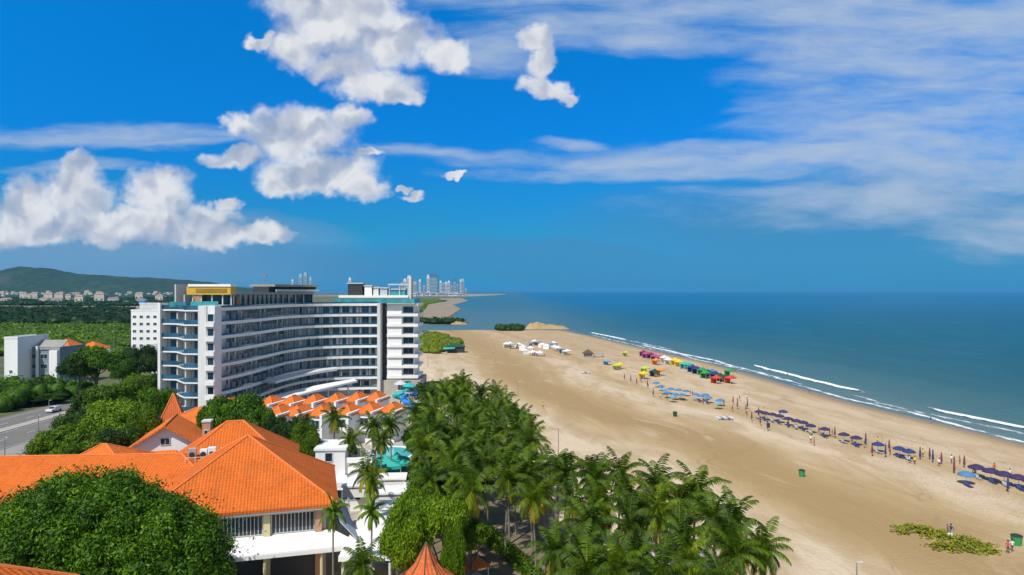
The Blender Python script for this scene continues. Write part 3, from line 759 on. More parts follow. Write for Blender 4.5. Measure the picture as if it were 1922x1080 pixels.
for (x0, x1, y0, z0, z1, mt) in ((-51, -46.5, 212, 30.76, 34.6, DARKM), (-45.8, -43.6, 212, 30.76, 33.9, MEMB), (-43.2, -41.6, 212.5, 30.76, 33.4, WHITE2), (-41, -38.8, 212, 30.76, 33.2, BLUEM), (-37.6, -33.4, 213, 30.76, 32.8, TEALG)):
    m = MB(); m.box(x0 + 60, x1 + 60, y0 - 190, y0 + 5 - 190, z0, z1 - 0.3, 0); m.box(x0 + 60 - .3, x1 + 60 + .3, y0 - .3 - 190, y0 + 5.3 - 190, z1 - 0.3, z1, 1); m.build('rooftop_cabin', [mt, LIGHTM], hotel)
m = MB(); m.box(-38.5 + 60, -32 + 60, 212 - 190, 217 - 190, 33.9, 34.3, 0)
for x in (-38.2, -35, -32.3): m.box(x + 60 - .1, x + 60 + .1, 212.2 - 190, 212.4 - 190, 30.76, 33.9, 0)
m.build('pergola', [LIGHTM], hotel)
m = MB(); m.box(-31.9 + 60, -31.2 + 60, 211 - 190, 215 - 190, ZT, 36.6); m.build('end_fin', [WHITE2], hotel)
for px, top, Y in ((488, 509, 200), (513, 520, 204), (548, 524, 206), (575, 521, 207)):
    x = PY(px, Y).x; m = MB(); m.tube([(x + 60, Y - 190 + 4, 31.7), (x + 60, Y - 190 + 4, ZY(top, Y))], [0.14, 0.05], 5)
    if px == 488: m.box(x + 60 - .5, x + 60 + .5, Y + 3.8 - 190, Y + 4.2 - 190, ZY(top, Y) - 1.6, ZY(top, Y) - 0.8)
    m.build('rooftop_mast', [GREYM], hotel)

# ================================================================== restaurant with the big tiled roof
C0 = Vector((-18.8, 74)); a16 = math.atan2(0.276, 0.961)      # front right corner of the eaves
rest = thing('restaurant_building', 'two storey restaurant under the big orange hipped tile roof beside the rain tree', 'building', (C0.x, C0.y, 0), a16)
# local frame: x to the right (negative = into building), y back
WD, DP = 20.0, 16.5
cs_ = [Vector((0, 0, 9)), Vector((0, DP, 9)), Vector((-WD, DP, 9)), Vector((-WD, 0, 9))]; ap = Vector((-10, 9.3, 15.1)); m = MB()
for i in range(4): m.slab([cs_[i], cs_[(i + 1) % 4], ap], .3)
ro = m.build('roof', [ROOF], rest); m = MB()
for c_ in cs_: m.tube([c_, ap], .14, 6)
m.build('ridge_cap', [RIDGE], ro)
m = MB(); m.box(-WD + 1.3, -1.3, 1.3, DP - 1.2, 0, 8.72); m.build('wall', [PAVE], rest)
m = MB(); m.box(-WD + .1, -.1, .1, .28, 8.45, 8.7); m.box(-.28, -.1, .3, DP - .1, 8.45, 8.7); m.build('fascia', [LIGHTM], rest)
for x in (-17.6, -12.6, -7.4, -2.1):
    m = MB(); m.box(x - .35, x + .35, 0.75, 1.28, 0, 8.44); m.build('pillar', [CREAM if x < -2.5 else SALMON], rest)
for x, w in ((-15.1, 3.9), (-10.0, 4.2), (-4.75, 4.3)):
    o = window(rest, x, 1.24, 5.95, (1, 0), w, 2.15, 10, LIGHTM, GLASS, depth=0.2, bars=0.07)
for y in (4.5, 8.5, 12): window(rest, -1.24, y, 5.9, (0, 1), 2.6, 2.0, 3, LIGHTM, GLASS)
m = MB(); m.box(-17.0, -2.5, 1.14, 1.29, 0.2, 4.9); m.build('painted_dark_interior', [DARKM], rest)  # solid dark panel painted in place of the shaded interior
# awnings
m = MB(); m.slab([(-17.5, 1.1, 5.9), (-17.0, -2.6, 5.25), (2.3, -2.5, 5.25), (-0.6, 1.1, 5.9)], 0.12); m.box(-17.0, 2.2, -2.72, -2.61, 4.8, 5.2); m.build('awning', [MEMB], rest)
m = MB(); m.slab([(-1.15, 1.0, 8.3), (2.1, -2.3, 5.45), (1.3, 9.5, 5.6), (-1.15, 11.5, 8.3)], 0.12); m.build('side_canopy', [BLUEM], rest)  # grey-blue colour carries the shade on this side awning
for x in (-12.6, -7.4, -1.8): 
    m = MB(); m.tube([(x, -2.3, 0), (x, -2.3, 4.9)], 0.16, 8); m.build('awning_post', [CREAM], rest)
for x in (-15, -10, -5):
    m = MB(); m.box(x - 1, x + 1, -1.6, -0.5, 0.7, 0.76); m.tube([(x, -1.05, 0), (x, -1.05, .7)], .08, 6); m.build('terrace_table', [WOOD], rest)
# rear pavilion of the same tile with the rooftop machines in its notch
rear = thing('rear_pavilion', 'pyramid roofed orange tile pavilion directly behind the big restaurant roof', 'building', (-36.7, 90.5, 0), a16)
hip_roof(rear, 0, 0, 0, 15, 13, 9.6, 5.2, 0.5, ROOF, name='roof')
m = MB(); m.box(-7, 7, -6, 6, 0, 9.35); m.build('wall', [WHITE2], rear)
dk = thing('roof_terrace', 'small flat service terrace between the orange roofs', 'terrace', (-36.4, 84.5, 0), a16)
m = MB(); m.box(-3.6, 3.4, -1.6, 2.2, 8.0, 11.1); m.build('deck', [CONC], dk)
m = MB()
for i in range(7): m.box(-3.5 + i * 1.1, -3.43 + i * 1.1, -1.55, -1.48, 11.1, 11.9)
m.box(-3.5, 3.2, -1.55, -1.48, 11.9, 11.97); m.build('railing', [LIGHTM], dk)
acs = []
for i, (x, y, w, h) in enumerate(((-3.0, .6, .9, 1.5), (-1.8, 1.2, .8, 1.2), (-.7, .2, .9, 1.6), (.5, 1.3, .8, 1.2), (1.6, .5, .9, 1.5), (2.7, 1.2, .8, 1.9))):
    p = Vector((-36.4 + x * math.cos(a16) - y * math.sin(a16), 84.5 + x * math.sin(a16) + y * math.cos(a16), 11.1))
    t = thing('air_conditioner', ordn(i) + ' air conditioning unit from the left on the small roof terrace', 'air conditioner', p, a16, 'air conditioners on the roof terrace')
    m = MB(); m.box(-w / 2, w / 2, -.4, .4, .1, h); m.box(-w / 2 + .05, -w / 2 + .15, -.35, .35, 0, .1); m.box(w / 2 - .15, w / 2 - .05, -.35, .35, 0, .1); m.build('casing', [WHITE if i % 3 else PAVE], t)
    m = MB(); m.tube([(0, -.4, h / 2 + .05), (0, -.46, h / 2 + .05)], .33, 12); m.build('fan', [DARKM], t)
# long wing to the left, the roof the rain tree grows in front of
wing = thing('roof_wing', 'long low wing under orange tiles behind the rain tree', 'building', (-50, 84, 0), R(4))
hip_roof(wing, -9, -1.0, 0, 52, 15, 8.4, 3.7, 0.4, ROOF, name='roof')
m = MB(); m.box(-34, 16, -8, 6, 0, 8.1); m.build('wall', [WHITE2], wing)
gab = thing('small_hipped_pavilion', 'small orange hipped roof rising behind the long wing', 'building', (-55.3, 92.5, 0), R(6))
hip_roof(gab, 0, 0, 0, 9, 8.4, 8.8, 2.5, 0.4, ROOF2, name='roof'); m = MB(); m.box(-5.3, 5.3, -4.3, 4.3, 0, 8.6); m.build('wall', [WHITE2], gab)
far_l = thing('left_pavilion', 'orange hipped roof at the left edge beside the rain tree', 'building', (-66, 74, 0), R(25))
hip_roof(far_l, 0, 0, 0, 22, 16, 7.2, 4.2, 0.5, ROOF, name='roof'); m = MB(); m.box(-10.5, 10.5, -7.5, 7.5, 0, 7.0); m.build('wall', [WHITE2], far_l)
low = thing('corner_pavilion', 'orange tiled roof edge below the rain tree at the lower left corner', 'building', (-35.4, 40, 0), R(-3))
hip_roof(low, 0, 0, 0, 14, 7.6, 13.7, 2.6, 0.4, ROOF, name='roof'); m = MB(); m.box(-6.8, 6.8, -3.6, 3.6, 0, 13.5); m.build('wall', [WHITE2], low)
# white gabled house with orange roofs
gh = thing('gabled_house', 'white gabled house with orange roof in front of the hotel end wall', 'house', (-54.5, 109, 0), R(17))
m = MB(); W_, D_ = 12.5, 9
m.add([(-W_/2,-D_/2,0),(W_/2,-D_/2,0),(W_/2,-D_/2,7.5),(0,-D_/2,11.2),(-W_/2,-D_/2,7.5),(-W_/2,D_/2,0),(W_/2,D_/2,0),(W_/2,D_/2,7.5),(0,D_/2,11.2),(-W_/2,D_/2,7.5)],
      [(0,1,2,3,4),(5,9,8,7,6),(1,6,7,2),(0,4,9,5)]); m.build('wall', [WHITE], gh)
hip_roof(gh, 0, 0, math.pi / 2, D_, W_, 7.3, 4.0, 0.7, ROOF2, name='roof', gable=False) if False else None
m = MB(); 
for sg in (-1, 1): 
    q = [(sg * 0, -D_/2 - .9, 11.5), (sg * (W_/2 + .8), -D_/2 - .9, 7.05), (sg * (W_/2 + .8), D_/2 + .9, 7.05), (0, D_/2 + .9, 11.5)]
    m.slab(q if sg < 0 else q[::-1], .25)
ro = m.build('roof', [ROOF2], gh); m = MB(); m.tube([(0, -D_/2 - .9, 11.5), (0, D_/2 + .9, 11.5)], .14, 6); m.build('ridge_cap', [RIDGE], ro)
for x, w in ((-4.9, 1.6), (4.4, 1.5)): window(gh, x, -D_/2 - .03, 5.2, (1, 0), w, 1.3, 1, LIGHTM, GLASS)
window(gh, 0, -D_/2 - .03, 8.4, (1, 0), 1.2, 1.1, 1, LIGHTM, GLASS)
m = MB(); m.slab([(-6.2, -D_/2 - 3.4, 5.0), (2.6, -D_/2 - 3.4, 5.0), (1.6, -D_/2 - .05, 7.6), (-2.6, -D_/2 - .05, 7.6)][::1], .22); m.build('porch_roof', [ROOF2], gh)
m = MB(); m.box(-6, 2.4, -D_/2 - 3.2, -D_/2 - .04, 0, 4.7); m.build('porch_wall', [WHITE], gh)
rh = thing('rear_tiled_house', 'orange hipped roof behind the white gabled house', 'house', (-55.5, 123, 0), R(-10))
hip_roof(rh, 0, 0, 0, 12, 9, 8.4, 2.6, .4, ROOF2, name='roof'); m = MB(); m.box(-5.7, 5.7, -4.2, 4.2, 0, 8.2); m.build('wall', [WHITE2], rh)
chs = thing('chimney_stack', 'narrow salmon wall tower beside the white gabled house', 'tower', (-48.2, 108, 0), R(10))
m = MB(); m.box(-.6, .6, -.7, .7, 0, 11.4, 0); m.box(-.72, .72, -.82, .82, 11.4, 11.65, 1); m.build('wall', [SALMON, WHITE2], chs)
for z in (5, 9): window(chs, 0, -.73, z, (1, 0), .5, 1.2, 0, WHITE2, GLASS)
sp = thing('spire_pavilion', 'steep orange pyramid spire in front of the hotel end fin', 'pavilion', PY(325, 130, 0), R(20))
hip_roof(sp, 0, 0, 0, 3.6, 3.6, 7.6, 5.0, .3, ROOFR, name='roof'); m = MB(); m.box(-1.7, 1.7, -1.7, 1.7, 0, 7.0); m.build('wall', [WHITE2], sp)
for sg in (-1, 1): window(sp, sg * .8, -1.73, 4, (1, 0), .8, 1.6, 0, WOOD, GLASS)

# ================================================================== terraced villas with small orange roofs
def villa(px, py, Y, w, d_, rz, i, grp, row):
    p = PY(px, Y); z = ZY(py, Y)
    t = thing('terraced_villa', f'{ordn(i)} white villa with small orange roof from the left in the {row} row', 'villa', (p.x, p.y, 0), rz, 'terraced villas below the hotel')
    hip_roof(t, 0, 0, 0, w, d_, z - 1.5, 1.7, 0.3, ROOF2, name='roof')
    m = MB(); m.box(-w/2 + .1, w/2 - .1, -d_/2 + .1, d_/2 - .1, 0, z - 1.7); m.build('wall', [WHITE], t)
    window(t, -w * .05, -d_/2 + .07, z - 4.4, (1, 0), w * .42, 1.9, 1, LIGHTM, GLASS)
    m = MB(); m.box(-w/2 + .3, w/2 - .3, -d_/2 - 1.3, -d_/2 + .09, z - 5.0, z - 4.75); m.box(-w/2 + .3, w/2 - .3, -d_/2 - 1.3, -d_/2 - 1.18, z - 4.75, z - 4.0); m.build('balcony', [WHITE], t)
    m = MB(); m.box(w/2 - .35, w/2 + .15, -d_/2 - 1.6, d_/2, 0, z - 1.0); m.build('party_wall', [WHITE], t)
vb = [(434,748,150),(471,747,151),(511,745,152),(551,744,153),(592,742,155),(633,740,157),(672,738,159),(708,737,161)]
for i, (px, py, Y) in enumerate(vb): villa(px, py, Y, 3.6, 5.2, R(-14), i, '', 'rear')
vf = [(527,762,140),(562,762,141.5),(607,762,143),(655,760,145),(697,758,147),(738,757,149)]
for i, (px, py, Y) in enumerate(vf): villa(px, py, Y, 4.2, 6.0, R(-14), i, '', 'front')

# white service building
sb_ = thing('white_service_building', 'flat roofed white service building behind the right corner of the big roof', 'building', (-25, 103, 0), R(4))
m = MB(); m.box(-4.6, -.2, 0, 6, 0, 8.0, 0); m.box(-4.8, 0, -.2, 6.2, 8.0, 8.35, 0); m.build('stair_house', [WHITE], sb_)
m = MB(); m.box(-.2, 3.6, 0.5, 6, 0, 6.2, 0); m.box(-.2, 3.8, .3, .49, 6.0, 6.8, 0); m.box(3.61, 3.8, .5, 6, 6.0, 6.8, 0); m.build('wall', [MEMB], sb_)
m = MB(); m.box(-1.5, 3.4, -3.8, .29, 0, 4.2, 0); m.build('lower_block', [WHITE], sb_)
window(sb_, -2.6, -.03, 6.3, (1, 0), 1.0, 1.4, 0, WHITE2, GLASS); window(sb_, .9, -3.83, 1.6, (1, 0), 3.4, 1.6, 3, WHITE2, GLASS)
for i, (x, y) in enumerate(((0.6, 4), (2.0, 3.2), (3.3, 4.6))):
    t = thing('air_conditioner', ORD[i] + ' rooftop air conditioner from the left on the white service building', 'air conditioner', (-25 + x, 103 + y, 6.2), 0, 'air conditioners on the service building')
    m = MB(); m.box(-.55, .55, -.4, .4, .08, 1.1); m.box(-.5, -.4, -.35, .35, 0, .08); m.box(.4, .5, -.35, .35, 0, .08); m.build('casing', [WHITE2], t); m = MB(); m.tube([(0, -.4, .6), (0, -.47, .6)], .34, 12); m.build('fan', [DARKM], t)
wt = thing('white_terrace_roof', 'large flat white roof right of the restaurant behind two palms', 'roof', (-14.8, 76, 0), R(3))
m = MB(); m.box(-3.0, 2.4, -7.5, 11, 4.9, 5.4, 0); m.build('slab', [MEMB], wt)
for x in (-2.6, 2.1):
    for y in (-7.2, -1, 5, 10.6): m = MB(); m.tube([(x, y, 0), (x, y, 4.9)], .15, 6); m.build('post', [WHITE2], wt)
m = MB(); m.box(-2.4, 1.8, 3, 10.4, 0, 4.88); m.build('rear_room', [GREYW], wt)
for i, (x, y, w, d_, z, lab) in enumerate(((-20.3, 92.5, 4.6, 3.6, 6.2, 'white box canopy beside the right hip of the big roof'), (-16.2, 91, 4.4, 3.4, 5.6, 'white square canopy behind the flat white roof'), (-19.5, 99, 8, 3, 5.2, 'low white canopy in front of the service building'), (-13.6, 97, 3, 4, 4.6, 'small white canopy beside the turquoise pool'))):
    t = thing('white_canopy', lab, 'canopy', (x, y, 0), R(5))
    m = MB(); m.box(-w/2, w/2, -d_/2, d_/2, z - 1.6, z - .2); m.slab([(-w/2 - .2, -d_/2 - .2, z), (w/2 + .2, -d_/2 - .2, z), (w/2 + .2, d_/2 + .2, z), (-w/2 - .2, d_/2 + .2, z)], .2); m.build('roof', [MEMB], t)
    for sx_ in (-1, 1):
        for sy_ in (-1, 1): m = MB(); m.tube([(sx_ * (w/2 - .15), sy_ * (d_/2 - .15), 0), (sx_ * (w/2 - .15), sy_ * (d_/2 - .15), z - 1.6)], .08, 6); m.build('post', [LIGHTM], t)
# kiosk with the red orange spire at the bottom edge
kp = PY(800, 62, 0); kz = ZY(1018, 62)
ki = thing('spire_kiosk', 'round kiosk with tall flared red-orange spire at the bottom edge', 'kiosk', (kp.x, kp.y, 0))
m = MB(); prof = [(0.02, kz), (0.5, kz - .9), (1.05, kz - 1.9), (1.9, kz - 2.8), (3.0, kz - 3.5), (4.0, kz - 4.1), (4.0, kz - 4.25)]
m.lathe(prof[::-1], 8); ro = m.build('roof', [ROOFR], ki)
m = MB()
for k in range(8):
    a = 2 * math.pi * k / 8; m.tube([(r * math.cos(a), r * math.sin(a), z + .02) for r, z in prof[:-1]], .06, 5)
m.build('ridge_cap', [WOOD], ro)
for k in range(8):
    a = 2 * math.pi * k / 8; m = MB(); m.tube([(3.1 * math.cos(a), 3.1 * math.sin(a), 0), (3.1 * math.cos(a), 3.1 * math.sin(a), kz - 3.7)], .1, 6); m.build('post', [WOOD], ki)
m = MB(); m.lathe([(2.4, 0), (2.4, 1.05), (2.6, 1.05), (2.6, 1.15), (0, 1.15)], 16); m.build('counter', [WHITE2], ki)
# salmon and orange stalls right of the kiosk
for i, (px, py, lab) in enumerate(((868, 1020, 'small salmon roofed stall right of the spire kiosk'), (885, 1052, 'small orange roofed stall at the foot of the clipped hedge'))):
    q = G(px, py, 3); t = thing('market_stall', lab, 'stall', (q.x, q.y, 0), R(30))
    m = MB(); m.slab([(-1.6, -1.4, 2.6), (1.6, -1.4, 2.6), (0, 0, 3.4)], .1); m.slab([(1.6, -1.4, 2.6), (1.6, 1.4, 2.6), (0, 0, 3.4)], .1); m.slab([(1.6, 1.4, 2.6), (-1.6, 1.4, 2.6), (0, 0, 3.4)], .1); m.slab([(-1.6, 1.4, 2.6), (-1.6, -1.4, 2.6), (0, 0, 3.4)], .1); m.build('roof', [ROOF2], t)
    m = MB(); m.box(-1.3, 1.3, -1.1, 1.1, 0, 1.1); m.build('counter', [WHITE2], t)
    for sx_ in (-1, 1):
        for sy_ in (-1, 1): m = MB(); m.tube([(sx_ * 1.4, sy_ * 1.2, 0), (sx_ * 1.4, sy_ * 1.2, 2.55)], .06, 6); m.build('post', [LIGHTM], t)

# ================================================================== apartment blocks on the left
def block(name, lab, cat, x0, x1, y0, y1, z1, rows, cols, wall, win=(1.6, 1.3), zfirst=1.2, side=0, roofmat=None, group=None, hip=0):
    cx, cy = (x0 + x1) / 2, (y0 + y1) / 2
    t = thing(name, lab, cat, (cx, cy, 0), 0, group)
    w, d_ = x1 - x0, y1 - y0
    m = MB(); m.box(-w/2, w/2, -d_/2, d_/2, 0, z1, 0)
    if not hip: m.box(-w/2 - .1, w/2 + .1, -d_/2 - .1, -d_/2 + .15, z1, z1 + .6, 0); m.box(-w/2 - .1, -w/2 + .15, -d_/2 + .15, d_/2, z1, z1 + .6, 0); m.box(w/2 - .15, w/2 + .1, -d_/2 + .15, d_/2, z1, z1 + .6, 0)
    m.build('wall', [wall], t)
    fh = (z1 - zfirst) / rows
    for r_ in range(rows):
        for c_ in range(cols):
            window(t, -w/2 + w * (c_ + .5) / cols, -d_/2 - .03, zfirst + fh * r_, (1, 0), min(win[0], w / cols * .8), win[1], 1, WHITE2, GLASS)
    for r_ in range(rows):
        for c_ in range(side):
            window(t, w/2 + .03, -d_/2 + d_ * (c_ + .5) / side, zfirst + fh * r_, (0, 1), win[0], win[1], 0, WHITE2, GLASS)
    if hip: hip_roof(t, 0, 0, 0, w, d_, z1 - .1, hip, .3, roofmat or ROOF2, name='roof')
    return t
Yl = 232
def X(px, Y): return PY(px, Y).x
t = block('white_gable_block', 'bright white blank walled block at the left edge', 'building', X(8, 225), X(33, 225), 225, 240, ZY(636, 225), 1, 1, WHITE, (0.9, 1.0), 5)
t = block('apartment_block', 'grey white three storey apartment block behind the roadside hedge', 'building', X(34, Yl), X(112, Yl), Yl, Yl + 14, ZY(655, Yl), 3, 4, GREYW, (2.2, 1.7), 2.2, 0)
m = MB(); m.slab([(-7.0, -7.3, ZY(655, Yl)), (7.3, -7.3, ZY(655, Yl)), (6.8, -2, ZY(640, Yl)), (-7.0, -2, ZY(640, Yl))], .3); m.build('grey_roof', [CONC], t)
m = MB(); m.box(-.5, .1, -7.9, -7.1, 0, ZY(650, Yl)); m.build('pilaster', [WHITE], t)
m = MB(); m.box(4.5, 7.2, -8.6, -7.1, 0, 12.0); m.build('bay', [WHITE], t)
block('orange_roof_house', 'small white house with orange roof, left one of the pair', 'house', X(97, 262), X(130, 262), 262, 270, ZY(650, 262), 3, 2, WHITE, (1.2, 1.2), 2, hip=2.6)
block('orange_roof_house', 'small white house with orange roof, right one of the pair', 'house', X(141, 285), X(183, 285), 285, 294, ZY(655, 285), 3, 2, WHITE, (1.2, 1.2), 2, hip=2.8)
block('white_apartment_tower', 'white five storey apartment tower left of the hotel fin', 'building', X(246, 292), X(310, 292), 292, 308, ZY(584, 292), 7, 5, WHITE, (1.3, 1.2), 2, 0)
t = block('white_apartment_annex', 'taller narrow white block attached behind the apartment tower', 'building', X(262, 312), X(300, 312), 312, 322, ZY(571, 312), 7, 3, WHITE2, (1.0, 1.0), 2, 0)
m = MB(); m.box(-5, -2.5, -5, -2, ZY(571, 312), ZY(571, 312) + 1.6); m.build('blue_tank', [SLBLUE], t)
block('white_apartment_block', 'white low block with dark windows between tower and hotel fin', 'building', X(284, 240), X(300, 240), 240, 250, ZY(650, 240), 4, 2, WHITE2, (.9, 1.2), 2, 0)
block('guard_house', 'small cream guard house among roadside trees left of the hotel', 'building', X(228, 212), X(246, 212), 212, 216, ZY(690, 212), 2, 1, CREAM, (1.2, 1.1), 1.4)
block('street_kiosk', 'small pale roadside building between hedge and trees', 'building', X(120, 214), X(150, 214), 214, 219, ZY(722, 214), 1, 2, WHITE2, (1.5, 1.2), 1.2)
block('beach_club_wall', 'cream low building beside the pool slides', 'building', -19.5, -15.8, 150, 158, 4.2, 1, 1, MEMB, (.8, .9), 2)
block('white_beach_kiosk', 'white flat kiosk behind the top of the palm grove', 'building', -16.2, -9.5, 169, 172, 2.6, 1, 3, MEMB, (.8, .8), 1)

# road, pavement, paving (sheets about 4 mm apart)
sheet('road', [(-128, 60), (-102.5, 60), (-104.5, 230), (-112, 420), (-128, 420), (-130, 230)], 0.02, ASPH)
mb = MB(); mb.box(-118.2, -115.6, 60, 330, 0.02, 0.16); mb.build('median', [PAVE])['kind'] = 'structure'
mb = MB(); mb.box(-102.4, -92, 60, 200, 0.0, 0.15); mb.build('pavement', [CONC])['kind'] = 'structure'
mb = MB()
for x in (-122.6, -109.6):
    for y in range(64, 300, 9): mb.quad((x - .08, y, .024), (x + .08, y, .024), (x + .08, y + 3, .024), (x - .08, y + 3, .024))
for x in (-127.3, -119, -115.2, -103.4): mb.quad((x - .07, 60, .024), (x + .07, 60, .024), (x + .07, 300, .024), (x - .07, 300, .024))
mb.build('road_markings', [MARK])['kind'] = 'structure'
sheet('paving', [(-78, 60), (-22, 50), (-6, 58), (-12, 100), (-16, 128), (-20, 150), (-24, 232), (-68, 232), (-78, 160)], 0.012, PAVE)
POOLM, nt, b = newmat('pool_water'); b.inputs['Base Color'].default_value = (0.02, 0.42, 0.44, 1); b.inputs['Roughness'].default_value = 0.08
pos = nt.nodes.new('ShaderNodeNewGeometry').outputs['Position']; bump(nt, tex_noise(nt, pos, 1.2, 3), 0.3, 0.1, b)
def pool(lab, poly, z=0.35):
    n = len(poly); cx = sum(p[0] for p in poly) / n; cy = sum(p[1] for p in poly) / n
    t = thing('swimming_pool', lab, 'pool', (cx, cy, 0))
    q = [(x - cx, y - cy) for x, y in poly]
    m = MB(); m.prism([(x * .94, y * .94) for x, y in q], 0.05, z - .08); m.build('water', [POOLM], t)
    m = MB(); 
    for i in range(n):
        a, b_ = Vector(q[i]), Vector(q[(i + 1) % n]); m.add([(*(a * .94), 0), (*a * 1.06, 0) if False else (*(a * 1.06), 0), (*(b_ * 1.06), 0), (*(b_ * .94), 0), (*(a * .94), z), (*(a * 1.06), z), (*(b_ * 1.06), z), (*(b_ * .94), z)], [(4, 5, 6, 7), (1, 2, 6, 5), (0, 4, 7, 3)])
    m.build('rim', [MEMB], t)
def oval(cx, cy, rx, ry, n=20): return [(cx + rx * math.cos(2 * math.pi * k / n) * (1 + .12 * math.sin(4 * math.pi * k / n)), cy + ry * math.sin(2 * math.pi * k / n)) for k in range(n)]
pool('turquoise swimming pool between the palms and the white service building', oval(-24.0, 133, 5.0, 6.5))
pool('turquoise pool below the water slides by the hotel tower', oval(-29.5, 186, 5.5, 9))
# slides
for lab, px, Y, mt, sgn in (('blue water slide beside the pool near the hotel tower', 768, 180, SLBLUE, 1), ('turquoise water slide left of the blue slide', 752, 184, TURQ, -1)):
    p = PY(px, Y); t = thing('water_slide', lab, 'slide', p)
    pts = [Vector((1.7 * math.cos(a), 1.7 * math.sin(a) * sgn, 5.4 - 4.6 * i / 24)) for i, a in enumerate(np.linspace(0, 2 * math.pi * 1.4, 25))]
    m = MB(); m.tube(pts, .62, 8); m.build('chute', [mt], t)
    m = MB(); m.tube([(0, 0, 0), (0, 0, 5.2)], .2, 8); m.lathe([(0, 5.2), (1.3, 5.2), (1.3, 5.35), (0, 5.35)], 10); m.build('tower', [LIGHTM], t)
    m = MB(); m.lathe([(1.9, 7.0), (1.0, 7.6), (.02, 8.0)], 10); m.lathe([(.07, 5.3), (.07, 7.4)], 6); m.build('roof', [TURQ if mt is SLBLUE else LIGHTM], t)
LEAF = leafmat('leaf_green', (0.014, 0.050, 0.002), (0.095, 0.215, 0.004), (0.22, 0.36, 0.010), 0.4)
LEAFB = leafmat('leaf_bright', (0.045, 0.100, 0.002), (0.17, 0.29, 0.005), (0.30, 0.42, 0.012), 0.3)
LEAFD = leafmat('leaf_dark', (0.010, 0.030, 0.004), (0.042, 0.10, 0.008), (0.09, 0.16, 0.012), 0.25)
PALM = leafmat('palm_leaf', (0.016, 0.045, 0.002), (0.115, 0.195, 0.004), (0.42, 0.42, 0.012), 0.5, 0.38)
PALMO = leafmat('palm_leaf_old', (0.12, 0.13, 0.012), (0.46, 0.38, 0.02), (0.32, 0.20, 0.05), 0.5, 0.3)
BARK = paint('bark', (0.13, 0.105, 0.08), 0.95, 0.3, 1.5, bmp=0.5)
PBARK = paint('palm_bark', (0.21, 0.185, 0.15), 0.95, 0.25, 1.5, bmp=0.5)
COCO = paint('coconut', (0.10, 0.10, 0.02), 0.6, 0.3, 2)

# ------------------------------------------------------------------ big rain tree
big = thing('rain_tree', 'huge spreading rain tree with dense green crown in front of the orange roofs', 'tree', (-35.6, 56.5, 0))
rr = random.Random(5); lobes = [(0, 0, 10.2, 9.4, 8.4, 3.4), (1.0, 0.3, 11.6, 6.4, 5.6, 3.2)]
for ring, (n, rad, z, s0) in enumerate(((26, 1.0, 7.6, 1.15), (26, .96, 9.0, 1.3), (25, .88, 10.6, 1.35), (23, .77, 11.7, 1.4), (20, .62, 12.9, 1.4), (15, .45, 13.7, 1.45), (9, .27, 14.3, 1.4), (4, .1, 14.6, 1.4))):
    for k in range(n):
        a = 2 * math.pi * (k + rr.random() * .8) / n
        lobes.append((math.cos(a) * 10.6 * rad, math.sin(a) * 9.4 * rad, z + rr.uniform(-.55, .55), s0 * rr.uniform(.7, 1.35), s0 * rr.uniform(.7, 1.3), s0 * rr.uniform(.8, 1.5)))
crown_mesh('crown', lobes, 46, .17, LEAF, 3, big, core=.72, aspect=.42, tilt=.7, droop=.9, low=-.6, jit=.30)
m = MB(); m.tube([(0, 0, 0), (.2, .1, 2.5), (0, 0, 4.5)], [1.0, .75, .7], 10)
for k in range(7):
    a = 2 * math.pi * k / 7 + .3; m.tube([(0, 0, 3.6), (math.cos(a) * 3, math.sin(a) * 2.6, 6.4), (math.cos(a) * 8, math.sin(a) * 6.5, 9.2)], [.5, .34, .12], 7)
m.build('trunk', [BARK], big)

# ------------------------------------------------------------------ broadleaf trees: unit shapes about 10 m tall
def broad(seed, mat, label, flat=.72, zc=6.2, n=24, per=60, leaf=.19):
    q = random.Random(seed); t = thing('broadleaf_tree', label, 'tree')
    lob = [(0, 0, zc, 2.7, 2.7, 2.4 * flat)]
    for k in range(n):
        a = q.random() * 6.283; el = q.uniform(-.25, 1.0); ra = q.uniform(1.8, 3.6)
        s_ = q.uniform(.7, 1.55)
        lob.append((math.cos(a) * ra * math.cos(el), math.sin(a) * ra * math.cos(el), zc - .3 + ra * math.sin(el) * flat * 1.15, s_, s_, s_ * (.8 if zc < 7 else .5)))
    crown_mesh('crown', lob, per, leaf, mat, seed, t, core=.74, aspect=.45, tilt=.6, low=-.7, jit=.35)
    m = MB(); m.tube([(0, 0, 0), (.1, 0, 2.5), (0, .1, 5.6)], [.34, .26, .12], 7)
    for k in range(4):
        a = k * 1.6 + seed; m.tube([(.05, 0, 2.4 + k * .4), (math.cos(a) * 1.2, math.sin(a) * 1.2, 4.4), (math.cos(a) * 2.4, math.sin(a) * 2.4, 6)], [.16, .11, .05], 5)
    m.build('trunk', [BARK], t); return Proto(t)
BR = {'g': [broad(1, LEAF, 't'), broad(2, LEAF, 't', .6)], 'b': [broad(3, LEAFB, 't'), broad(4, LEAFB, 't', .8)], 'd': [broad(5, LEAFD, 't'), broad(6, LEAFD, 't', .85)], 't': [broad(9, LEAFB, 't', .34, 7.2), broad(10, LEAFB, 't', .4, 7.0)]}
def tree(kind, px, ytop, Y, r, label, z=None, group=None, base=None):
    """crown top seen at photo row ytop, half width r in photo pixels"""
    p = PY(px, Y); top = ZY(ytop, Y) if z is None else z
    w = r / F * Y
    pr = BR[kind][rnd.randrange(2)]
    sxy = w / 4.1; sz = max(top, 2.0) / 8.6
    return pr.put((p.x, p.y, 0), rnd.random() * 6.28, (sxy, sxy, sz), label, group)
